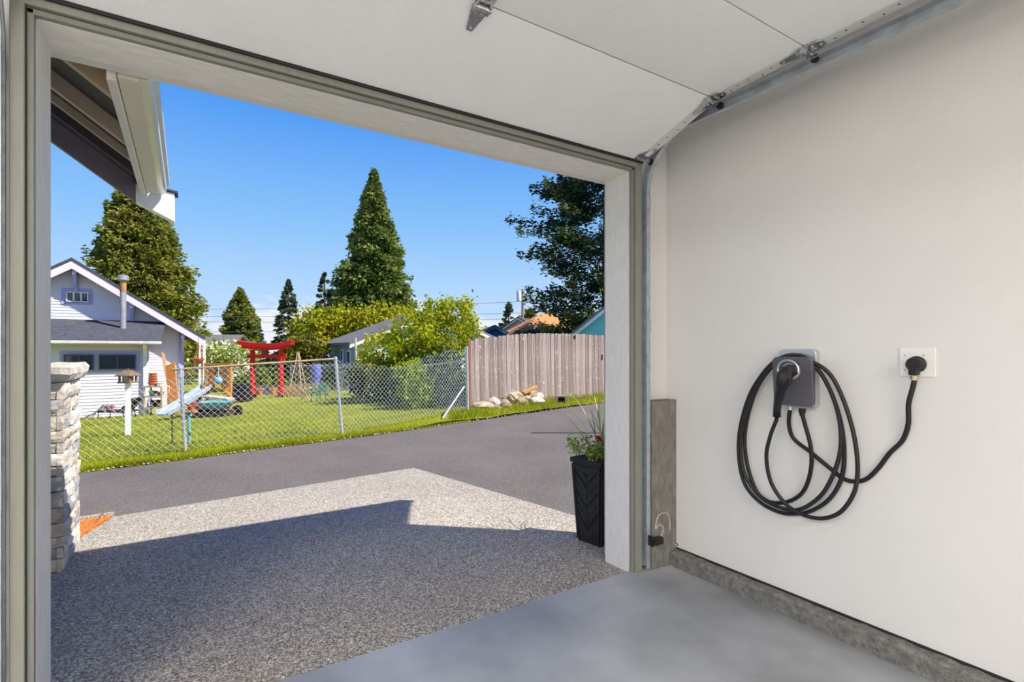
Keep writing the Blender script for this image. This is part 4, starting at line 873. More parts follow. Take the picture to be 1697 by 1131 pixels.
# pale blue house: its left wall faces us, the white gable end looks to the lane
P = base_at(590, 23, -.6)
gable_house('pale_blue_house', 'pale blue house with grey shingle roof behind the leafy yellow shrub', P, math.radians(1), 7.6, 4.6, 2.32, 1.45, M_blue, M_grof, .4, 'v', windows=(('l', .8, 1.25, .95, 2.0), ('l', 2.0, 2.4, .9, 2.05), ('f', .5, 1.2, .95, 1.8)), front=pm('pale_gable_siding', rgb(206, 216, 220), .7, var=.03))
P = base_at(768, 36, -.4); gable_house('deep_blue_house', 'deep blue house whose dark roof edge shows behind the yellow shrub', P, math.radians(-22), 4.4, 6, 2.2, 1.25, M_dblue, M_shingle, .3, 'v', rake=M_dblue)
P = base_at(808, 46, -.3); gable_house('grey_roof_house', 'pale grey house with dark grey roof behind the plank fence', P, math.radians(-52), 6, 7, 2.6, 1.9, M_pgr, M_shingle, .4, 'v', windows=(('f', 2.4, 3.6, 2.6, 3.5),))
P = base_at(905, 38, -.2); oh = T('orange_roof_house', 'house with orange shake hip roof just over the plank fence', 'house', tuple(P))
MB().obox(P+UP*1.4, U_d(-20), V_d(-20), UP, 2.9, 2.6, 1.4).build('wall', M_pgr, oh)
m = MB(); a_, b_ = U_d(-20), V_d(-20); zq = UP*(zt_e(556, 36)+.2); ap = UP*(zt_e(519, 38)+.2)
m.add([P+zq-a_*3.3-b_*3, P+zq+a_*3.3-b_*3, P+zq+a_*3.3+b_*3, P+zq-a_*3.3+b_*3, P+ap-a_*.3, P+ap+a_*.3], [(0, 1, 5, 4), (1, 2, 5), (2, 3, 4, 5), (3, 0, 4), (3, 2, 1, 0)]); m.build('hip_roof', M_oran, oh)
P = base_at(956, 19.5, .0); gable_house('aqua_house', 'bright aqua house with white gable edge behind the plank fence', P, math.radians(-39), 6.4, 5, 2.05, 2.6, M_teal, M_grof, .3, 'v', rake=pm('pale_aqua_trim', rgb(206, 226, 222), .6))
P = base_at(318, 38, -.8); gable_house('far_white_house', 'small far white house glimpsed past the bungalow corner', P, math.radians(-28), 2.2, 5, 2.3, 1.0, pm('far_white', rgb(226, 226, 222), .7), M_grof, .4, 'u', windows=(('f', .8, 1.5, .8, 1.5),))
P = base_at(522, 30, -.5); gable_house('garden_shed', 'low white garden shed behind the blue barrel', P, math.radians(-30), 1.8, 1.5, 1.2, .35, M_wt, M_grof, .1, 'u')

# ------------------------------------------------------------------ trees
def conifer(name, label, base, h, r, cols, nb=420, per=60, leaf=.28, droop=-.25, prof=None, z0=.05, spread=.28, asp=.42, group=None, lump=.16, tips=.5):
    base = Vector(base); t = T(name, label, 'tree', tuple(base), group)
    prof = prof or (lambda q: (1-q)**.8)
    MB().tube([base-UP*.3, base+UP*h*.5, base+UP*h*.98], [h*.018+.06, h*.011+.03, .03], 8).build('trunk', pm('conifer_bark', rgb(92, 72, 56), .95, scale=5, var=.25, stretch=(3, 3, .5)), t)
    q = np.sort(z0+(1-z0)*rng.uniform(0, 1, nb)**1.15); az = rng.uniform(0, 2*math.pi, nb); pr_ = np.array([prof(x) for x in q])
    ph = rng.uniform(0, 6, 4); ln = r*pr_*rng.uniform(.78, 1.08, nb)*(1+lump*np.sin(3*az+q*17+ph[0])*np.sin(q*31+ph[1])+lump*.7*np.sin(5*az-q*43+ph[2]))
    s = .2+.8*rng.uniform(0, 1, (nb, per))**.55
    rad_ = s*ln[:, None]; lat = rng.normal(0, spread, (nb, per))*(.35+.65*ln[:, None]/r); vz = rng.normal(0, spread*.45, (nb, per))
    x = np.cos(az)[:, None]*rad_-np.sin(az)[:, None]*lat; y = np.sin(az)[:, None]*rad_+np.cos(az)[:, None]*lat
    z = q[:, None]*h+droop*rad_+vz+.10*rad_*s
    c = np.stack([x, y, z], 2).reshape(-1, 3)+np.array(base); K = len(c)
    a = np.stack([np.cos(az)[:, None]+rng.normal(0, .5, (nb, per)), np.sin(az)[:, None]+rng.normal(0, .5, (nb, per)), rng.normal(droop, .45, (nb, per))], 2).reshape(-1, 3); a /= np.linalg.norm(a, axis=1, keepdims=True)
    b = rng.normal(0, 1, (K, 3)); b -= a*(a*b).sum(1, keepdims=True); b /= np.linalg.norm(b, axis=1, keepdims=True)
    sz = leaf*rng.uniform(.55, 1.3, (K, 1)); a = a*sz; b = b*sz*asp
    V = np.stack([c-a, c-b, c+a, c+b], 1)
    sc = (tips*s+rng.uniform(0, 1, (nb, 1))*.5+rng.uniform(0, .35, (nb, per))).ravel(); od = np.argsort(sc)     # young growth at the branch ends is paler
    cut = np.r_[0, np.cumsum([int(K*w) for _, w in cols])]; cut[-1] = K
    for i, (mt, _) in enumerate(cols):
        Vi = V[od[cut[i]:cut[i+1]]].reshape(-1, 3); np_mesh('foliage', Vi, np.arange(len(Vi)).reshape(-1, 4), mt, t, 'stuff')
    return t
def leafm(n, c, c2, tr=.25): return pm(n, rgb(*c), .7, scale=.9, col2=rgb(*c2), trans=tr, spec=.2)
Lcy = leafm('cypress_green', (78, 94, 26), (116, 124, 42), .35); Lcy2 = leafm('cypress_gold', (132, 134, 48), (172, 166, 78), .4)
Lsq = leafm('sequoia_green', (66, 88, 34), (108, 126, 54), .3); Lsq2 = leafm('sequoia_light', (116, 132, 62), (158, 166, 92), .35)
Lfir = leafm('fir_green', (66, 86, 58), (106, 124, 84), .3); Lpine = leafm('pine_dark', (22, 44, 34), (48, 72, 50), .15); Lpine2 = leafm('pine_light', (110, 122, 48), (160, 164, 80), .3)
zt = lambda py, d: CAMH+(HOR-py)*d/FPX
def tree_at(px, ptop, d, zb=-1): b = base_at(px, d, zb); return b, zt(ptop, d)-zb
b, h = tree_at(232, 272, 33); conifer('cypress_tree', 'broad yellow-green cypress tree standing behind the white bungalow', b, h, 3.75, [(Lcy, .55), (Lcy2, .45)], 1000, 85, .15, -.12, lambda q: min(1, 1.3*(1-q)**.72) if q > .25 else .95, spread=.30, asp=.42, lump=.12)
b, h = tree_at(620, 288, 50); conifer('sequoia_tree', 'tall pointed sequoia towering above the pale blue house', b, h, 4.05, [(Lsq, .6), (Lsq2, .4)], 1000, 85, .21, -.12, lambda q: min(1, 1.42*(1-q)**.85), spread=.42, asp=.5, lump=.14)
b, h = tree_at(398, 481, 62); conifer('column_conifer', 'narrow column-shaped conifer between bungalow and red gate', b, h, 1.95, [(Lcy, .6), (Lcy2, .4)], 480, 55, .2, -.05, lambda q: min(1, 2.3*(1-q)**.8), spread=.3, asp=.5, lump=.08)
b, h = tree_at(429, 533, 75); conifer('small_fir', 'small distant fir just above the red gate', b, h, 1.7, [(Lfir, 1)], 130, 36, .2, -.25, lambda q: (1-q)**.75, spread=.18)
b, h = tree_at(478, 465, 48); conifer('fir_tree', 'mid-sized blue-green fir rising behind the olive bush', b, h, 2.25, [(Lfir, 1)], 240, 70, .15, -.3, lambda q: (1-q)**.7, spread=.16, asp=.32, lump=.1)
b, h = tree_at(538, 449, 43); conifer('fir_tree', 'dark layered fir touching the flank of the sequoia', b, h, 1.9, [(Lfir, .6), (Lpine, .4)], 150, 70, .14, -.12, lambda q: (1-q)**.75, spread=.14, asp=.32, lump=.1)
b, h = tree_at(1004, 205, 31); conifer('pine_tree', 'huge dark pine spreading behind the aqua house', b, h, 5.35, [(Lpine, .82), (Lpine2, .18)], 400, 230, .13, -.02, lambda q: (.84+.16*math.sin(q*44))*min(1, 1.8*(1-q)**.6), z0=.10, spread=.34, asp=.38, lump=.2, tips=.3)
b, h = tree_at(843, 503, 70); conifer('distant_fir', 'faint distant fir beside the utility pole', b, h, 2.2, [(Lfir, 1)], 110, 36, .22, -.15, lambda q: (1-q)**.6, spread=.25)
b, h = tree_at(880, 512, 66); conifer('distant_conifer', 'rounded distant conifer behind the utility pole', b, h, 3.0, [(Lcy, 1)], 110, 36, .22, -.15, lambda q: (1-q)**.45, spread=.35)
def shrub(name, label, blobs, n_cl, per, leaf, cols, asp=.6, spread=.16, cat='shrub', stems=6, ground=None, group=None):
    # blobs: (centre, rx, rz)
    c0 = Vector(blobs[0][0]); gx = Vector((c0.x, c0.y, ground if ground is not None else g1(c0.x, c0.y))); t = T(name, label, cat, tuple(gx), group); cs = []
    for (c, rx, rz_, k) in blobs:
        nk = int(n_cl*k); d = rng.normal(0, 1, (nk, 3)); d /= np.linalg.norm(d, axis=1, keepdims=True); rr = rng.uniform(.45, 1.05, (nk, 1))**.6
        cs.append(np.array(c)+d*rr*np.array([rx, rx, rz_]))
    cs = np.concatenate(cs); cs = cs[cs[:, 2] > gx.z+.02]
    V, F = leaf_cloud(cs, spread, per, leaf, asp); K = len(F); rng.shuffle(F); cut = np.r_[0, np.cumsum([int(K*w) for _, w in cols])]; cut[-1] = K
    for i, (mt, _) in enumerate(cols):
        idx = F[cut[i]:cut[i+1]].ravel(); np_mesh('foliage', V[idx], np.arange(len(idx)).reshape(-1, 4), mt, t, 'stuff')
    for k in range(stems):
        e = Vector(cs[rng.integers(len(cs))]); m = MB(); m.tube(smooth_path([gx-UP*.05, gx.lerp(e, .4)+UP*.1, e], 4), [.035]*4+[.025]*4+[.012], 5); m.build('stem', pm('shrub_bark', rgb(96, 80, 62), .9), t)
    return t
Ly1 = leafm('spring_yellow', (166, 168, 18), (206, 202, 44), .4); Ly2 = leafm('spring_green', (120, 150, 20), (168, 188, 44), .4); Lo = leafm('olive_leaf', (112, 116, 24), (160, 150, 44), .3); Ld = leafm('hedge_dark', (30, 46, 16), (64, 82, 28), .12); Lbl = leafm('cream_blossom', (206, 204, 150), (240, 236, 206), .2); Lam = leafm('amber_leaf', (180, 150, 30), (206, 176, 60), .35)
D = 15.5
q = lambda px, py, d: tuple(at_d(px, py, d))
shrub('leafy_shrub', 'tall loose yellow-green shrub growing against the plank fence end', [(q(735, 560, D), 1.05, 1.05, .4), (q(640, 590, D-.3), .85, .65, .2), (q(690, 565, D), .9, .85, .25), (q(760, 520, D), .45, .55, .08), (q(720, 525, D), .4, .5, .06)], 330, 34, .055, [(Ly1, .5), (Ly2, .4), (Lam, .1)], spread=.12, stems=9)
shrub('golden_tree', 'golden spring foliage tree rising behind the pale blue house', [(q(640, 540, 36), 2.2, 1.3, .4), (q(560, 545, 36), 1.9, 1.3, .3), (q(525, 555, 35), 1.5, 1.5, .3)], 360, 30, .14, [(Ly1, .55), (Lo, .45)], spread=.3, cat='tree', ground=-.6)
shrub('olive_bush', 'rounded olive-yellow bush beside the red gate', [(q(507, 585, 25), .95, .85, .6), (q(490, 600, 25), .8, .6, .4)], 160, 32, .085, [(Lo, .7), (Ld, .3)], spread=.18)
shrub('blossom_bush', 'cream blossoming bush behind the wooden play tower', [(q(380, 590, 25), 1.1, .65, .6), (q(358, 600, 25), .7, .5, .4)], 170, 30, .08, [(Lbl, .5), (Ly2, .5)], spread=.16)
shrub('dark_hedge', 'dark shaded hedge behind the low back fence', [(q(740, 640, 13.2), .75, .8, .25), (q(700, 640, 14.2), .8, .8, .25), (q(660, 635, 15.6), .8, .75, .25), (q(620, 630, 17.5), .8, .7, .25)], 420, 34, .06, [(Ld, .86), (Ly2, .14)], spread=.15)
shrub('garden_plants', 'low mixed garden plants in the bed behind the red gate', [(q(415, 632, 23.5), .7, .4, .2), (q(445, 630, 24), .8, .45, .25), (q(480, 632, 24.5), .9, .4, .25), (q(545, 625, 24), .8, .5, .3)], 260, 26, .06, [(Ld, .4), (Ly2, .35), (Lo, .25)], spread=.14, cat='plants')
shrub('fence_vine', 'leafy green vine climbing the back fence', [(q(690, 650, 12.4), .35, .45, .6), (q(680, 620, 12.6), .3, .3, .4)], 90, 30, .05, [(Ly2, .7), (Ly1, .3)], spread=.1)
# dry tan grass clump and lavender clump
for nm, lb, px, d, c, c2, hh, n in (('dry_grass_clump', 'tan dried grass clump around the bean obelisk', 492, 20.5, (190, 150, 96), (216, 182, 128), .45, 900), ('lavender_clump', 'grey-green spiky clump in front of the blue barrel', 526, 20.5, (150, 164, 110), (190, 196, 140), .5, 500)):
    g = gp(px, d); P = np.array([(g.x+rng.normal(0, .35), g.y+rng.normal(0, .25), 0) for _ in range(n)]); P[:, 2] = gz(P[:, 0], P[:, 1])-.02
    V1, F1 = blades(P, hh, .02, .3); tag(np_mesh(nm, V1, F1, leafm(nm+'_mat', c, c2)), lb, 'plant')

# ------------------------------------------------------------------ utility pole and wires
d = 60; pb_ = base_at(866, d, -.5)
up_ = T('utility_pole', 'wooden utility pole with a grey transformer can', 'pole', tuple(pb_)); M_pole = pm('creosote_pole', rgb(150, 132, 112), .9)
MB().tube([pb_, (pb_.x, pb_.y, zt(480, d))], [.16, .13], 10).build('shaft', M_pole, up_)
tr = at_d(860, 491, d-.2); MB().lathe([(.0, -.6), (.27, -.58), (.28, .5), (.2, .6), (.0, .62)], tr, (0, 0, 1), 14).build('transformer', pm('transformer_grey', rgb(222, 224, 226), .5), up_, smooth=True)
for s in (-.1, .1): MB().tube([tr+U*s+UP*.6, tr+U*s+UP*.85], .04, 6).build('bushing', M_pgr, up_)
M_pw = pm('power_wire', rgb(96, 104, 116), .6)
wires = [((150, 512, 60), (866, 500, 60), 'slack top power line crossing the whole sky'), ((150, 530, 58), (866, 528, 60), 'middle power line passing the column conifer'), ((150, 521, 58), (866, 519, 60), 'upper power line just below the slack top line'), ((150, 549, 56), (866, 540, 60), 'lowest communication line above the red gate'), ((866, 506, 60), (1150, 560, 50), 'service line running from the pole down towards the dark pine')]
for a, b, lb in wires:
    A, B = at_d(*a), at_d(*b); pts = [A.lerp(B, t_)-UP*(.9*4*t_*(1-t_)*.4) for t_ in np.linspace(0, 1, 16)]
    tag(MB().tube(pts, .022, 5).build('power_line', M_pw), lb, 'power line', 'power lines')

# ------------------------------------------------------------------ garden things
# red gate
td = 20.0; tg = gp(441, td); to = T('torii_gate', 'bright red wooden torii gate on the far lawn', 'garden gate', tuple(tg)); M_trd = pm('red_lacquer', rgb(222, 24, 20), .45, var=.04)
TZ = lambda py: zt(py, td)
ku = lambda px: (px-441)/FPX*td
TU, TV = U, Vv
for px in (418.3, 465.6):
    x = ku(px); m = MB(); m.lathe([(.095, 0), (.085, TZ(580)-tg.z)], tg+TU*x, (0, 0, 1), 16); m.build('pillar', M_trd, to, smooth=True)
    MB().lathe([(.15, -.05), (.14, .1), (.11, .12)], tg+TU*x, (0, 0, 1), 14).build('pillar_base', M_black, to)
def arc_beam(x0, x1, ztop, zbot, rise, dep, mat, nm, flare=0):
    m = MB(); n = 15; vv = []
    for i in range(n):
        t_ = i/(n-1); x = x0+(x1-x0)*t_; k = (2*t_-1)**2*rise; xb = x*(1-flare)
        vv += [tg+TU*xb-TV*dep+UP*(zbot+k-tg.z), tg+TU*xb+TV*dep+UP*(zbot+k-tg.z), tg+TU*x+TV*dep+UP*(ztop+k*1.25-tg.z), tg+TU*x-TV*dep+UP*(ztop+k*1.25-tg.z)]
    m.add(vv, [(4*i+j, 4*i+(j+1) % 4, 4*i+4+(j+1) % 4, 4*i+4+j) for i in range(n-1) for j in range(4)]+[(0, 1, 2, 3), tuple(4*(n-1)+j for j in (3, 2, 1, 0))]); return m.build(nm, mat, to)
arc_beam(ku(396), ku(487), TZ(569.5), TZ(575.5), .09, .17, M_trd, 'top_lintel', .06)
arc_beam(ku(402), ku(481), TZ(575.5), TZ(580.5), .075, .12, M_trd, 'lower_lintel', .05)
MB().obox(tg+TU*ku(442.5)+UP*((TZ(588)+TZ(594))/2-tg.z), TU, TV, UP, ku(475)-ku(442.5), .05, (TZ(588)-TZ(594))/2).build('tie_beam', M_trd, to, bev=.005)
MB().obox(tg+TU*ku(442)+UP*((TZ(580)+TZ(588))/2-tg.z), TU, TV, UP, .055, .04, (TZ(579)-TZ(589))/2).build('centre_strut', pm('dark_red', rgb(150, 30, 26), .5), to)
# bird feeder
bd_ = 8.6; bf = gp(212, bd_); fe = T('bird_feeder', 'wooden bird feeder with shingled roof on a white post', 'bird feeder', tuple(bf)); M_fw = pm('feeder_wood', rgb(132, 108, 84), .8, var=.2, scale=10); s_ = bd_/FPX
zp = zt(635, bd_); MB().box(bf.x-.04, bf.x+.04, bf.y-.04, bf.y+.04, bf.z-.05, zp).build('post', pm('white_post', rgb(240, 240, 236), .5), fe, bev=.006)
c = Vector((bf.x, bf.y, zp)); MB().obox(c+UP*.01, U, Vv, UP, .105, .105, .012).build('tray', M_fw, fe)
for a in (-1, 1):
    for b in (-1, 1): MB().obox(c+U*.08*a+Vv*.08*b+UP*.075, U, Vv, UP, .012, .012, .06).build('corner_post', M_fw, fe)
MB().obox(c+UP*.07, U, Vv, UP, .055, .055, .05).build('seed_hopper', glass('hopper', rgb(150, 140, 110)), fe)
rb = c+UP*.13; m = MB(); e = .125
m.add([rb-U*e-Vv*e, rb+U*e-Vv*e, rb+U*e+Vv*e, rb-U*e+Vv*e, rb-U*.05+UP*.085, rb+U*.05+UP*.085, rb-U*e-Vv*e-UP*.012, rb+U*e-Vv*e-UP*.012, rb+U*e+Vv*e-UP*.012, rb-U*e+Vv*e-UP*.012], [(0, 1, 5, 4), (1, 2, 5), (2, 3, 4, 5), (3, 0, 4), (6, 7, 1, 0), (7, 8, 2, 1), (8, 9, 3, 2), (9, 6, 0, 3), (9, 8, 7, 6)])
m.build('roof', M_fw, fe); MB().lathe([(.012, 0), (.012, .03)], rb+UP*.08, (0, 0, 1), 8).build('finial', M_fw, fe)
# play set
pd = 13.6; ps = gp(362, pd); PSET = T('play_set', 'orange wooden play tower with ladder and long pale slide', 'play set', tuple(ps)); M_ow = pm('orange_cedar', rgb(206, 132, 56), .7, scale=5, var=.15, stretch=(3, 3, .6)); M_sld = pm('pale_slide_plastic', rgb(168, 180, 198), .35)
X_ = lambda px, py, d=pd: at_d(px, py, d)
for px in (342.5, 381):
    for dd in (0, .75): MB().beam(at_d(px, 684 if dd == 0 else 676, pd+dd) if False else Vector((X_(px, 600, pd+dd).x, X_(px, 600, pd+dd).y, g1(X_(px, 600, pd+dd).x, X_(px, 600, pd+dd).y)-.05)), X_(px, 602, pd+dd), .08, .08, up=U).build('tower_post', M_ow, PSET)
for px, w_ in ((346, .10), (352.5, .10), (368, .06), (373, .06), (377.5, .05)): MB().beam(X_(px, 604), X_(px, 646), .025, w_, up=U).build('rail_slat', M_ow, PSET)
for py in (604, 645): MB().beam(X_(339, py), X_(384, py), .09, .04).build('rail', M_ow, PSET)
MB().prism([X_(342, 645, pd+.05), X_(382, 645, pd+.05), X_(382, 645, pd+.8), X_(342, 645, pd+.8)], -UP*.05).build('deck', M_ow, PSET)
MB().beam(X_(375, 646, pd-.03), X_(395, 677, pd-.35), .10, .05, up=U).build('brace_leg', M_ow, PSET)
for o_ in (0, 5.5): MB().beam(X_(344-o_*.2, 622+o_, pd-.05), X_(322+o_*1.2, 682, pd-.5), .05, .04, up=U).build('ladder_rail', M_fw, PSET)
for k in range(5): f_ = .15+.17*k; MB().beam(X_(344, 622, pd-.05).lerp(X_(322, 682, pd-.5), f_), X_(343, 627.5, pd-.05).lerp(X_(328.6, 682, pd-.5), f_), .03, .03).build('ladder_rung', M_fw, PSET)
S0, S1, S2, S3 = X_(343, 641, pd-.1), X_(318, 659, pd-.7), X_(288, 678, pd-1.3), X_(268, 687, pd-1.6)
sp_ = smooth_path([S0, S1, S2, S3], 6); m = MB(); dv = Vector((S3-S0).cross(UP)).normalized(); w_ = .16; vv = []
for p_ in sp_: vv += [p_-dv*w_+UP*.09, p_-dv*w_*.92, p_+dv*w_*.92, p_+dv*w_+UP*.09, p_+dv*w_*1.05+UP*.08, p_+dv*w_*.95-UP*.03, p_-dv*w_*.95-UP*.03, p_-dv*w_*1.05+UP*.08]
m.add(vv, [(8*i+j, 8*i+(j+1) % 8, 8*i+8+(j+1) % 8, 8*i+8+j) for i in range(len(sp_)-1) for j in range(8)]+[tuple(range(8)), tuple(8*(len(sp_)-1)+j for j in range(7, -1, -1))]); m.build('slide', M_sld, PSET)
bl2 = X_(362, 631, pd-.1); MB().lathe([(.0, -.1), (.06, -.085), (.1, -.03), (.1, .03), (.06, .085), (0, .1)], bl2, (0, 0, 1), 12).build('blue_ball', pm('blue_ball', rgb(132, 172, 208), .5), PSET, smooth=True)
MB().tube([bl2+UP*.1, X_(362, 606, pd-.05)], .008, 5).build('ball_rope', M_white, PSET)
# wheelbarrow upside down + sandbox
wd = 13.0; wg = gp(358, wd); wb_ = T('wheelbarrow', 'teal wheelbarrow tub resting below the play tower', 'wheelbarrow', tuple(wg)); M_tealp = pm('teal_paint', rgb(104, 176, 186), .5, var=.08)
c = at_d(357, 671, wd-.5); m = MB(); tpv = []; 
for (z_, a, b) in ((-.09, .22, .14), (.0, .30, .2), (.07, .36, .25)):
    for (sx, sy) in ((-1, -1), (1, -1), (1, 1), (-1, 1)): tpv.append(c+U*a*sx*(1.15 if sx > 0 else .95)+Vv*b*sy+UP*z_)
m.add(tpv, [(3, 2, 1, 0)]+[(4*i+j, 4*i+(j+1) % 4, 4*i+4+(j+1) % 4, 4*i+4+j) for i in range(2) for j in range(4)]); m.build('tub', M_tealp, wb_, bev=.01)
for s in (-1, 1):
    MB().tube(smooth_path([c-U*.75+Vv*.2*s+UP*.08, c-U*.2+Vv*.17*s-UP*.08, c+U*.5+Vv*.05*s-UP*.12], 4), .018, 6).build('handle', M_fw, wb_); MB().tube([c-U*.15+Vv*.17*s-UP*.08, Vector((c.x, c.y, g1(c.x, c.y)))-U*.22+Vv*.17*s], .014, 6).build('leg', M_black, wb_)
MB().lathe([(.03, -.03), (.13, -.035), (.14, 0), (.13, .035), (.03, .03)], Vector((c.x, c.y, g1(c.x, c.y)+.14))+U*.52, tuple(Vv), 14).build('wheel', M_black, wb_)
tag(MB().beam(at_d(340, 657, wd+.05), at_d(383, 662, wd+.05), .35, .05).build('grey_board', pm('grey_board', rgb(190, 182, 172), .8)), 'grey weathered board propped above the teal wheelbarrow', 'board')
sg = gp(352, 12.4); sb_ = T('sandbox', 'low dark timber sandbox in the grass before the play tower', 'sandbox', tuple(sg)); M_dt = pm('dark_timber', rgb(66, 56, 48), .9)
for s in (-1, 1): MB().obox(sg+Vv*.35*s+UP*.06, U, Vv, UP, .50, .04, .08).build('side_timber', M_dt, sb_); MB().obox(sg+U*.46*s+UP*.06, U, Vv, UP, .04, .31, .08).build('end_timber', M_dt, sb_)
MB().obox(sg+UP*.02, U, Vv, UP, .42, .31, .03).build('sand', pm('sand', rgb(150, 120, 90), .95), sb_)
tag(rock(at_d(322, 684, 12.2), .10, pm('terracotta', rgb(206, 112, 66), .8), 'clay_toy'), 'small orange clay lump beside the dark sandbox', 'clay lump')
# rack with pots, planks against the bungalow
rd = 15.2; rg = gp(259, rd); rck = T('plant_rack', 'pale wooden plant rack standing against the bungalow', 'rack', tuple(rg)); M_pw2 = pm('pale_pine', rgb(206, 180, 150), .8)
kk = rd/FPX; rx = .26
for s in (-1, 1):
    for v_ in (-.15, .15): MB().obox(rg+U*rx*s+Vv*v_+UP*.42, U, Vv, UP, .022, .022, .44).build('leg', M_pw2, rck)
for z_ in (.22, .55, .84): MB().obox(rg+UP*z_, U, Vv, UP, rx+.02, .17, .018).build('shelf', M_pw2, rck)
M_ter = pm('terracotta_pot', rgb(196, 116, 82), .85, var=.1)
def pot(c, r, h, lb, mat=M_ter, grp='pots around the plant rack'):
    t = T('flower_pot', lb, 'pot', tuple(c), grp); MB().lathe([(r*.7, 0), (r*.95, h*.8), (r*1.08, h*.8), (r*1.08, h), (r*.9, h), (r*.85, h*.85), (0, h*.85)], c, (0, 0, 1), 14).build('pot_body', mat, t, smooth=True); return t
top = rg+UP*.86
for k in range(5): pot(top-U*.10+UP*(.07*k), .13-.006*k, .10, 'terracotta pot %s of the stack on the rack top' % ('at the base', 'second from the base', 'in the middle', 'second from the rim', 'at the very top')[k])
pot(top+U*.12, .09, .10, 'pale clay pot beside the terracotta stack', pm('pale_clay', rgb(222, 210, 196), .8))
pot(rg+UP*.57-U*.1, .11, .14, 'green glazed pot on the middle shelf of the rack', pm('green_glaze', rgb(130, 160, 120), .4)); pot(rg+UP*.57+U*.12, .1, .12, 'brown clay pot on the middle shelf of the rack', pm('brown_clay', rgb(150, 92, 60), .7)); pot(rg+UP*.24+U*.02, .14, .2, 'dark bucket-like pot on the lowest shelf of the rack', M_dt)
a = gp(288, 15.5); tag(MB().beam(a+UP*.0, at_d(270, 586, 16.6), .14, .04, up=U).build('leaning_plank', pm('tan_plank', rgb(190, 142, 104), .8)), 'tan plank leaning high against the bungalow wall', 'plank')
a = gp(290, 15.0); tag(MB().beam(a, at_d(282, 604, 15.8), .30, .03, up=Vv).build('leaning_board', M_ow), 'wide orange board leaning beside the plant rack', 'board')
# low things along the addition wall
lg = gp(195, 14.6); lc = T('lounge_chair', 'low dark reclined garden chair by the bungalow addition', 'garden chair', tuple(lg)); M_drk = pm('charcoal_fabric', rgb(58, 58, 64), .8)
MB().obox(lg+UP*.20, U, Vv, UP, .46, .24, .025).build('seat', M_drk, lc); MB().prism([lg+U*.2-Vv*.24+UP*.22, lg+U*.55-Vv*.24+UP*.58, lg+U*.6-Vv*.24+UP*.56, lg+U*.26-Vv*.24+UP*.2], Vv*.48).build('backrest', M_drk, lc)
for s in (-1, 1):
    for e in (-.4, .35): MB().tube([lg+U*e+Vv*.22*s-UP*.02, lg+U*e*.9+Vv*.22*s+UP*.2], .014, 6).build('leg', M_drk, lc)
pot(lg+UP*.228-U*.22, .12, .13, 'small pink bowl on the low dark garden chair', pm('pink_plastic', rgb(238, 140, 168), .5), None)
kg = gp(166, 14.4); m = T('wire_basket', 'thin bent wire plant frame standing in the grass by the bungalow', 'wire frame', tuple(kg))
for k in range(4): MB().tube(smooth_path([kg-U*(.55-.1*k), kg+U*.1+UP*(.28+.04*k), kg+U*.35+UP*(.4-.05*k)], 5), .012, 5).build('wire', M_fw, m)
# plastic chair
cg = gp(528, 16.8); pc_ = T('plastic_chair', 'green plastic garden chair alone on the lawn', 'garden chair', tuple(cg)); M_gp = pm('green_plastic', rgb(56, 128, 122), .5, var=.05)
CU = (U*.8-Vv*.6); CV = (U*.6+Vv*.8)
for a in (-1, 1):
    for b in (-1, 1): MB().beam(cg+CU*.24*a+CV*.24*b-UP*.03, cg+CU*.2*a+CV*.2*b+UP*.40, .045, .035).build('leg', M_gp, pc_)
    MB().beam(cg+CV*.22*a-CU*.2+UP*.58, cg+CV*.22*a+CU*.22+UP*.6, .05, .025).build('armrest', M_gp, pc_); MB().beam(cg+CV*.22*a-CU*.2+UP*.4, cg+CV*.22*a-CU*.2+UP*.58, .035, .03).build('arm_post', M_gp, pc_)
MB().obox(cg+UP*.41, CU, CV, UP, .23, .22, .018).build('seat', M_gp, pc_, bev=.008)
for k in range(5): MB().beam(cg+CU*.21+CV*(-.17+.085*k)+UP*.42, cg+CU*.32+CV*(-.17+.085*k)+UP*.80, .05, .014).build('back_slat', M_gp, pc_)
MB().beam(cg+CU*.32-CV*.21+UP*.80, cg+CU*.32+CV*.21+UP*.80, .03, .06).build('back_rail', M_gp, pc_)
pc_.scale = (.70, .70, .70)
fg = gp(506, 17.6); fs = T('folding_stool', 'bare tan wooden folding chair frame near the green chair', 'chair frame', tuple(fg))
for v_ in (-.12, .12):
    for a0, a1 in ((-.22, .16), (.22, -.10)): MB().beam(fg+U*a0+Vv*v_-UP*.02, fg+U*a1+Vv*v_+UP*.46, .03, .025).build('leg', M_pw2, fs)
MB().beam(fg-U*.24-Vv*.12+UP*.22, fg+U*.14-Vv*.12+UP*.29, .03, .03).build('seat_rail', M_pw2, fs); MB().beam(fg-U*.24+Vv*.12+UP*.22, fg+U*.14+Vv*.12+UP*.29, .03, .03).build('seat_rail', M_pw2, fs)
MB().beam(fg+U*.16-Vv*.14+UP*.44, fg+U*.16+Vv*.14+UP*.44, .025, .03).build('top_rail', M_pw2, fs)
yg = gp(594, 18.2); tag(MB().tube(smooth_path([yg-UP*.05, at_d(592, 612, 18.2), at_d(590, 592, 18.2), at_d(589, 560, 18.2)], 4), [.05]*6+[.04]*7, 8).build('dead_trunk', pm('pale_bark', rgb(206, 196, 182), .8, scale=8, var=.2)), 'pale bare trunk standing before the blue house corner', 'trunk')
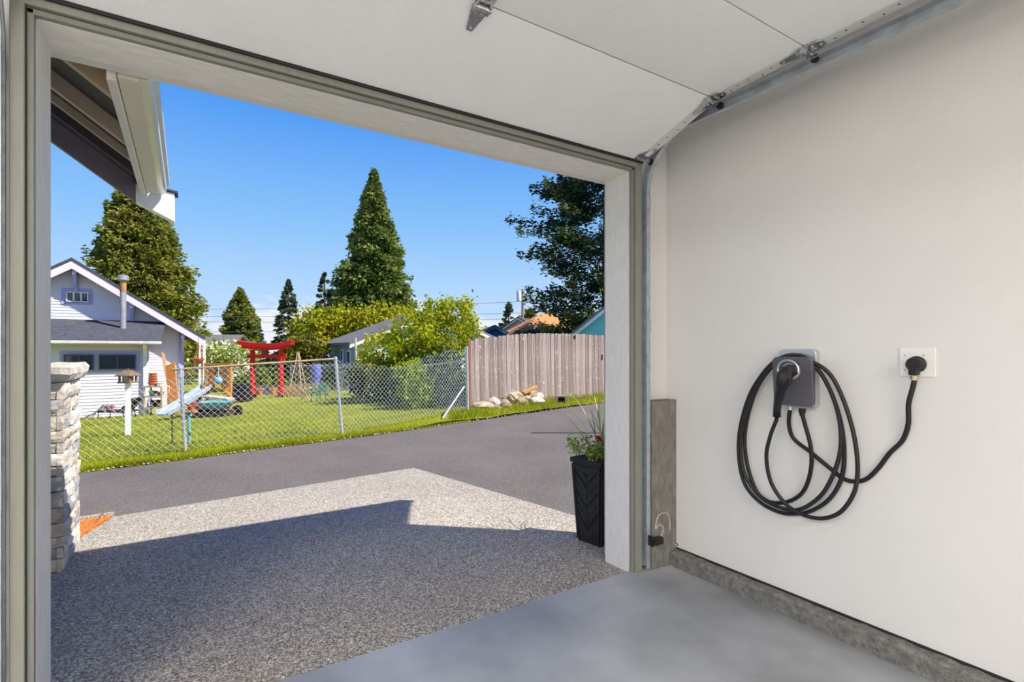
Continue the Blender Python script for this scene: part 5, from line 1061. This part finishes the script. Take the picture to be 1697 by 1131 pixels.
# obelisk, barrel, bin, hanging lantern, bucket pots, stakes
og = gp(494, 21); ob = T('bean_obelisk', 'pale wooden obelisk trellis in the garden bed', 'trellis', tuple(og)); tpz = UP*(zt(585, 21)-og.z)
for a, b in ((-1, -1), (1, -1), (1, 1), (-1, 1)): MB().beam(og+U*.27*a+Vv*.27*b, og+tpz+U*.02*a+Vv*.02*b, .028, .028).build('leg', M_pw2, ob)
for f_ in (.25, .5, .75):
    w_ = .27*(1-f_)+.02*f_
    for a in (-1, 1): MB().beam(og+tpz*f_-U*w_+Vv*w_*a, og+tpz*f_+U*w_+Vv*w_*a, .02, .02).build('crossbar', M_pw2, ob)
bg_ = gp(524, 22.8); bz = zt(604, 22.8)-bg_.z; br2 = T('rain_barrel', 'faded blue rain barrel in the far garden', 'barrel', tuple(bg_)); MB().lathe([(.20, 0), (.22, bz*.25), (.23, bz*.5), (.22, bz*.75), (.2, bz*.97), (.18, bz)], bg_, (0, 0, 1), 18).build('barrel_body', pm('blue_barrel', rgb(92, 108, 190), .5), br2, smooth=True); MB().lathe([(.232, 0), (.236, .02), (.232, .04)], bg_+UP*bz*.5, (0, 0, 1), 18).build('hoop', M_dt, br2)
ng = gp(401, 18.6); nb_ = T('black_bin', 'square black compost bin beside the red gate', 'bin', tuple(ng)); MB().hexa([ng-U*.26-Vv*.26, ng+U*.26-Vv*.26, ng+U*.26+Vv*.26, ng-U*.26+Vv*.26, ng-U*.22-Vv*.22+UP*.6, ng+U*.22-Vv*.22+UP*.6, ng+U*.22+Vv*.22+UP*.6, ng-U*.22+Vv*.22+UP*.6]).build('bin_body', M_black, nb_, bev=.02); MB().obox(ng+UP*.62, U, Vv, UP, .25, .25, .03).build('lid', M_black, nb_, bev=.015)
for px, d_, r_, lb, mt in ((430, 21.5, .16, 'red-brown pot between the pillars of the red gate', M_ter), (436, 22, .14, 'slate blue pot between the pillars of the red gate', pm('blue_pot', rgb(74, 98, 150), .5)), (453, 21.8, .15, 'orange pot near the right pillar of the red gate', pm('orange_pot', rgb(214, 132, 70), .7)), (318, 16.5, .16, 'red flower tub at the bungalow corner', pm('red_tub', rgb(206, 72, 52), .6)), (328, 16.9, .15, 'orange tub beside the red flower tub', pm('orange_tub', rgb(214, 120, 72), .6))):
    pot(gp(px, d_), r_, r_*1.9, lb, mt, 'pots in the far garden')
# raised garden bed behind the gate
rbg = gp(440, 22.6); rbd = T('raised_bed', 'grey timber raised bed behind the red gate', 'garden bed', tuple(rbg)); M_gt = pm('grey_timber', rgb(140, 132, 126), .9)
for z_ in (.1, .28): MB().obox(rbg+UP*z_-Vv*.4, U, Vv, UP, 1.2, .03, .08).build('board', M_gt, rbd)
MB().obox(rbg+UP*.17, U, Vv, UP, 1.17, .36, .16).build('bed_soil', pm('bed_soil', rgb(88, 70, 52), .95), rbd)
hl_d = 17.0; hq = at_d(329, 596, hl_d); hl = T('hanging_basket', 'copper coloured hanging basket under the bungalow eave', 'hanging basket', tuple(hq)); M_cop = pm('copper', rgb(196, 104, 70), .5, .3, var=.2)
MB().lathe([(.03, -.16), (.12, -.1), (.16, 0), (.165, .03), (.15, .03), (.11, -.05), (0, -.08)], hq, (0, 0, 1), 14).build('bowl', M_cop, hl, smooth=True)
for k in range(3): a = k*2.1; MB().tube([hq+U*.155*math.cos(a)+Vv*.155*math.sin(a)+UP*.03, hq+UP*.5], .009, 5).build('chain', M_cop, hl)
MB().tube([hq+UP*.5, hq+UP*(zt(560, hl_d)-hq.z)], .009, 5).build('hook', M_cop, hl)
for px, d_, pyt, lb, mt in ((286, 7.6, 688, 'thin rusty garden hook standing in the lawn', M_dt), (314, 7.6, 690, 'teal garden stake standing beside the fence post', M_tealp)):
    g = gp(px, d_); tag(MB().tube([g-UP*.05, at_d(px-1, pyt, d_), at_d(px+3, pyt-2, d_)], .012 if mt is M_dt else .02, 7).build('garden_stake', mt), lb, 'stake')
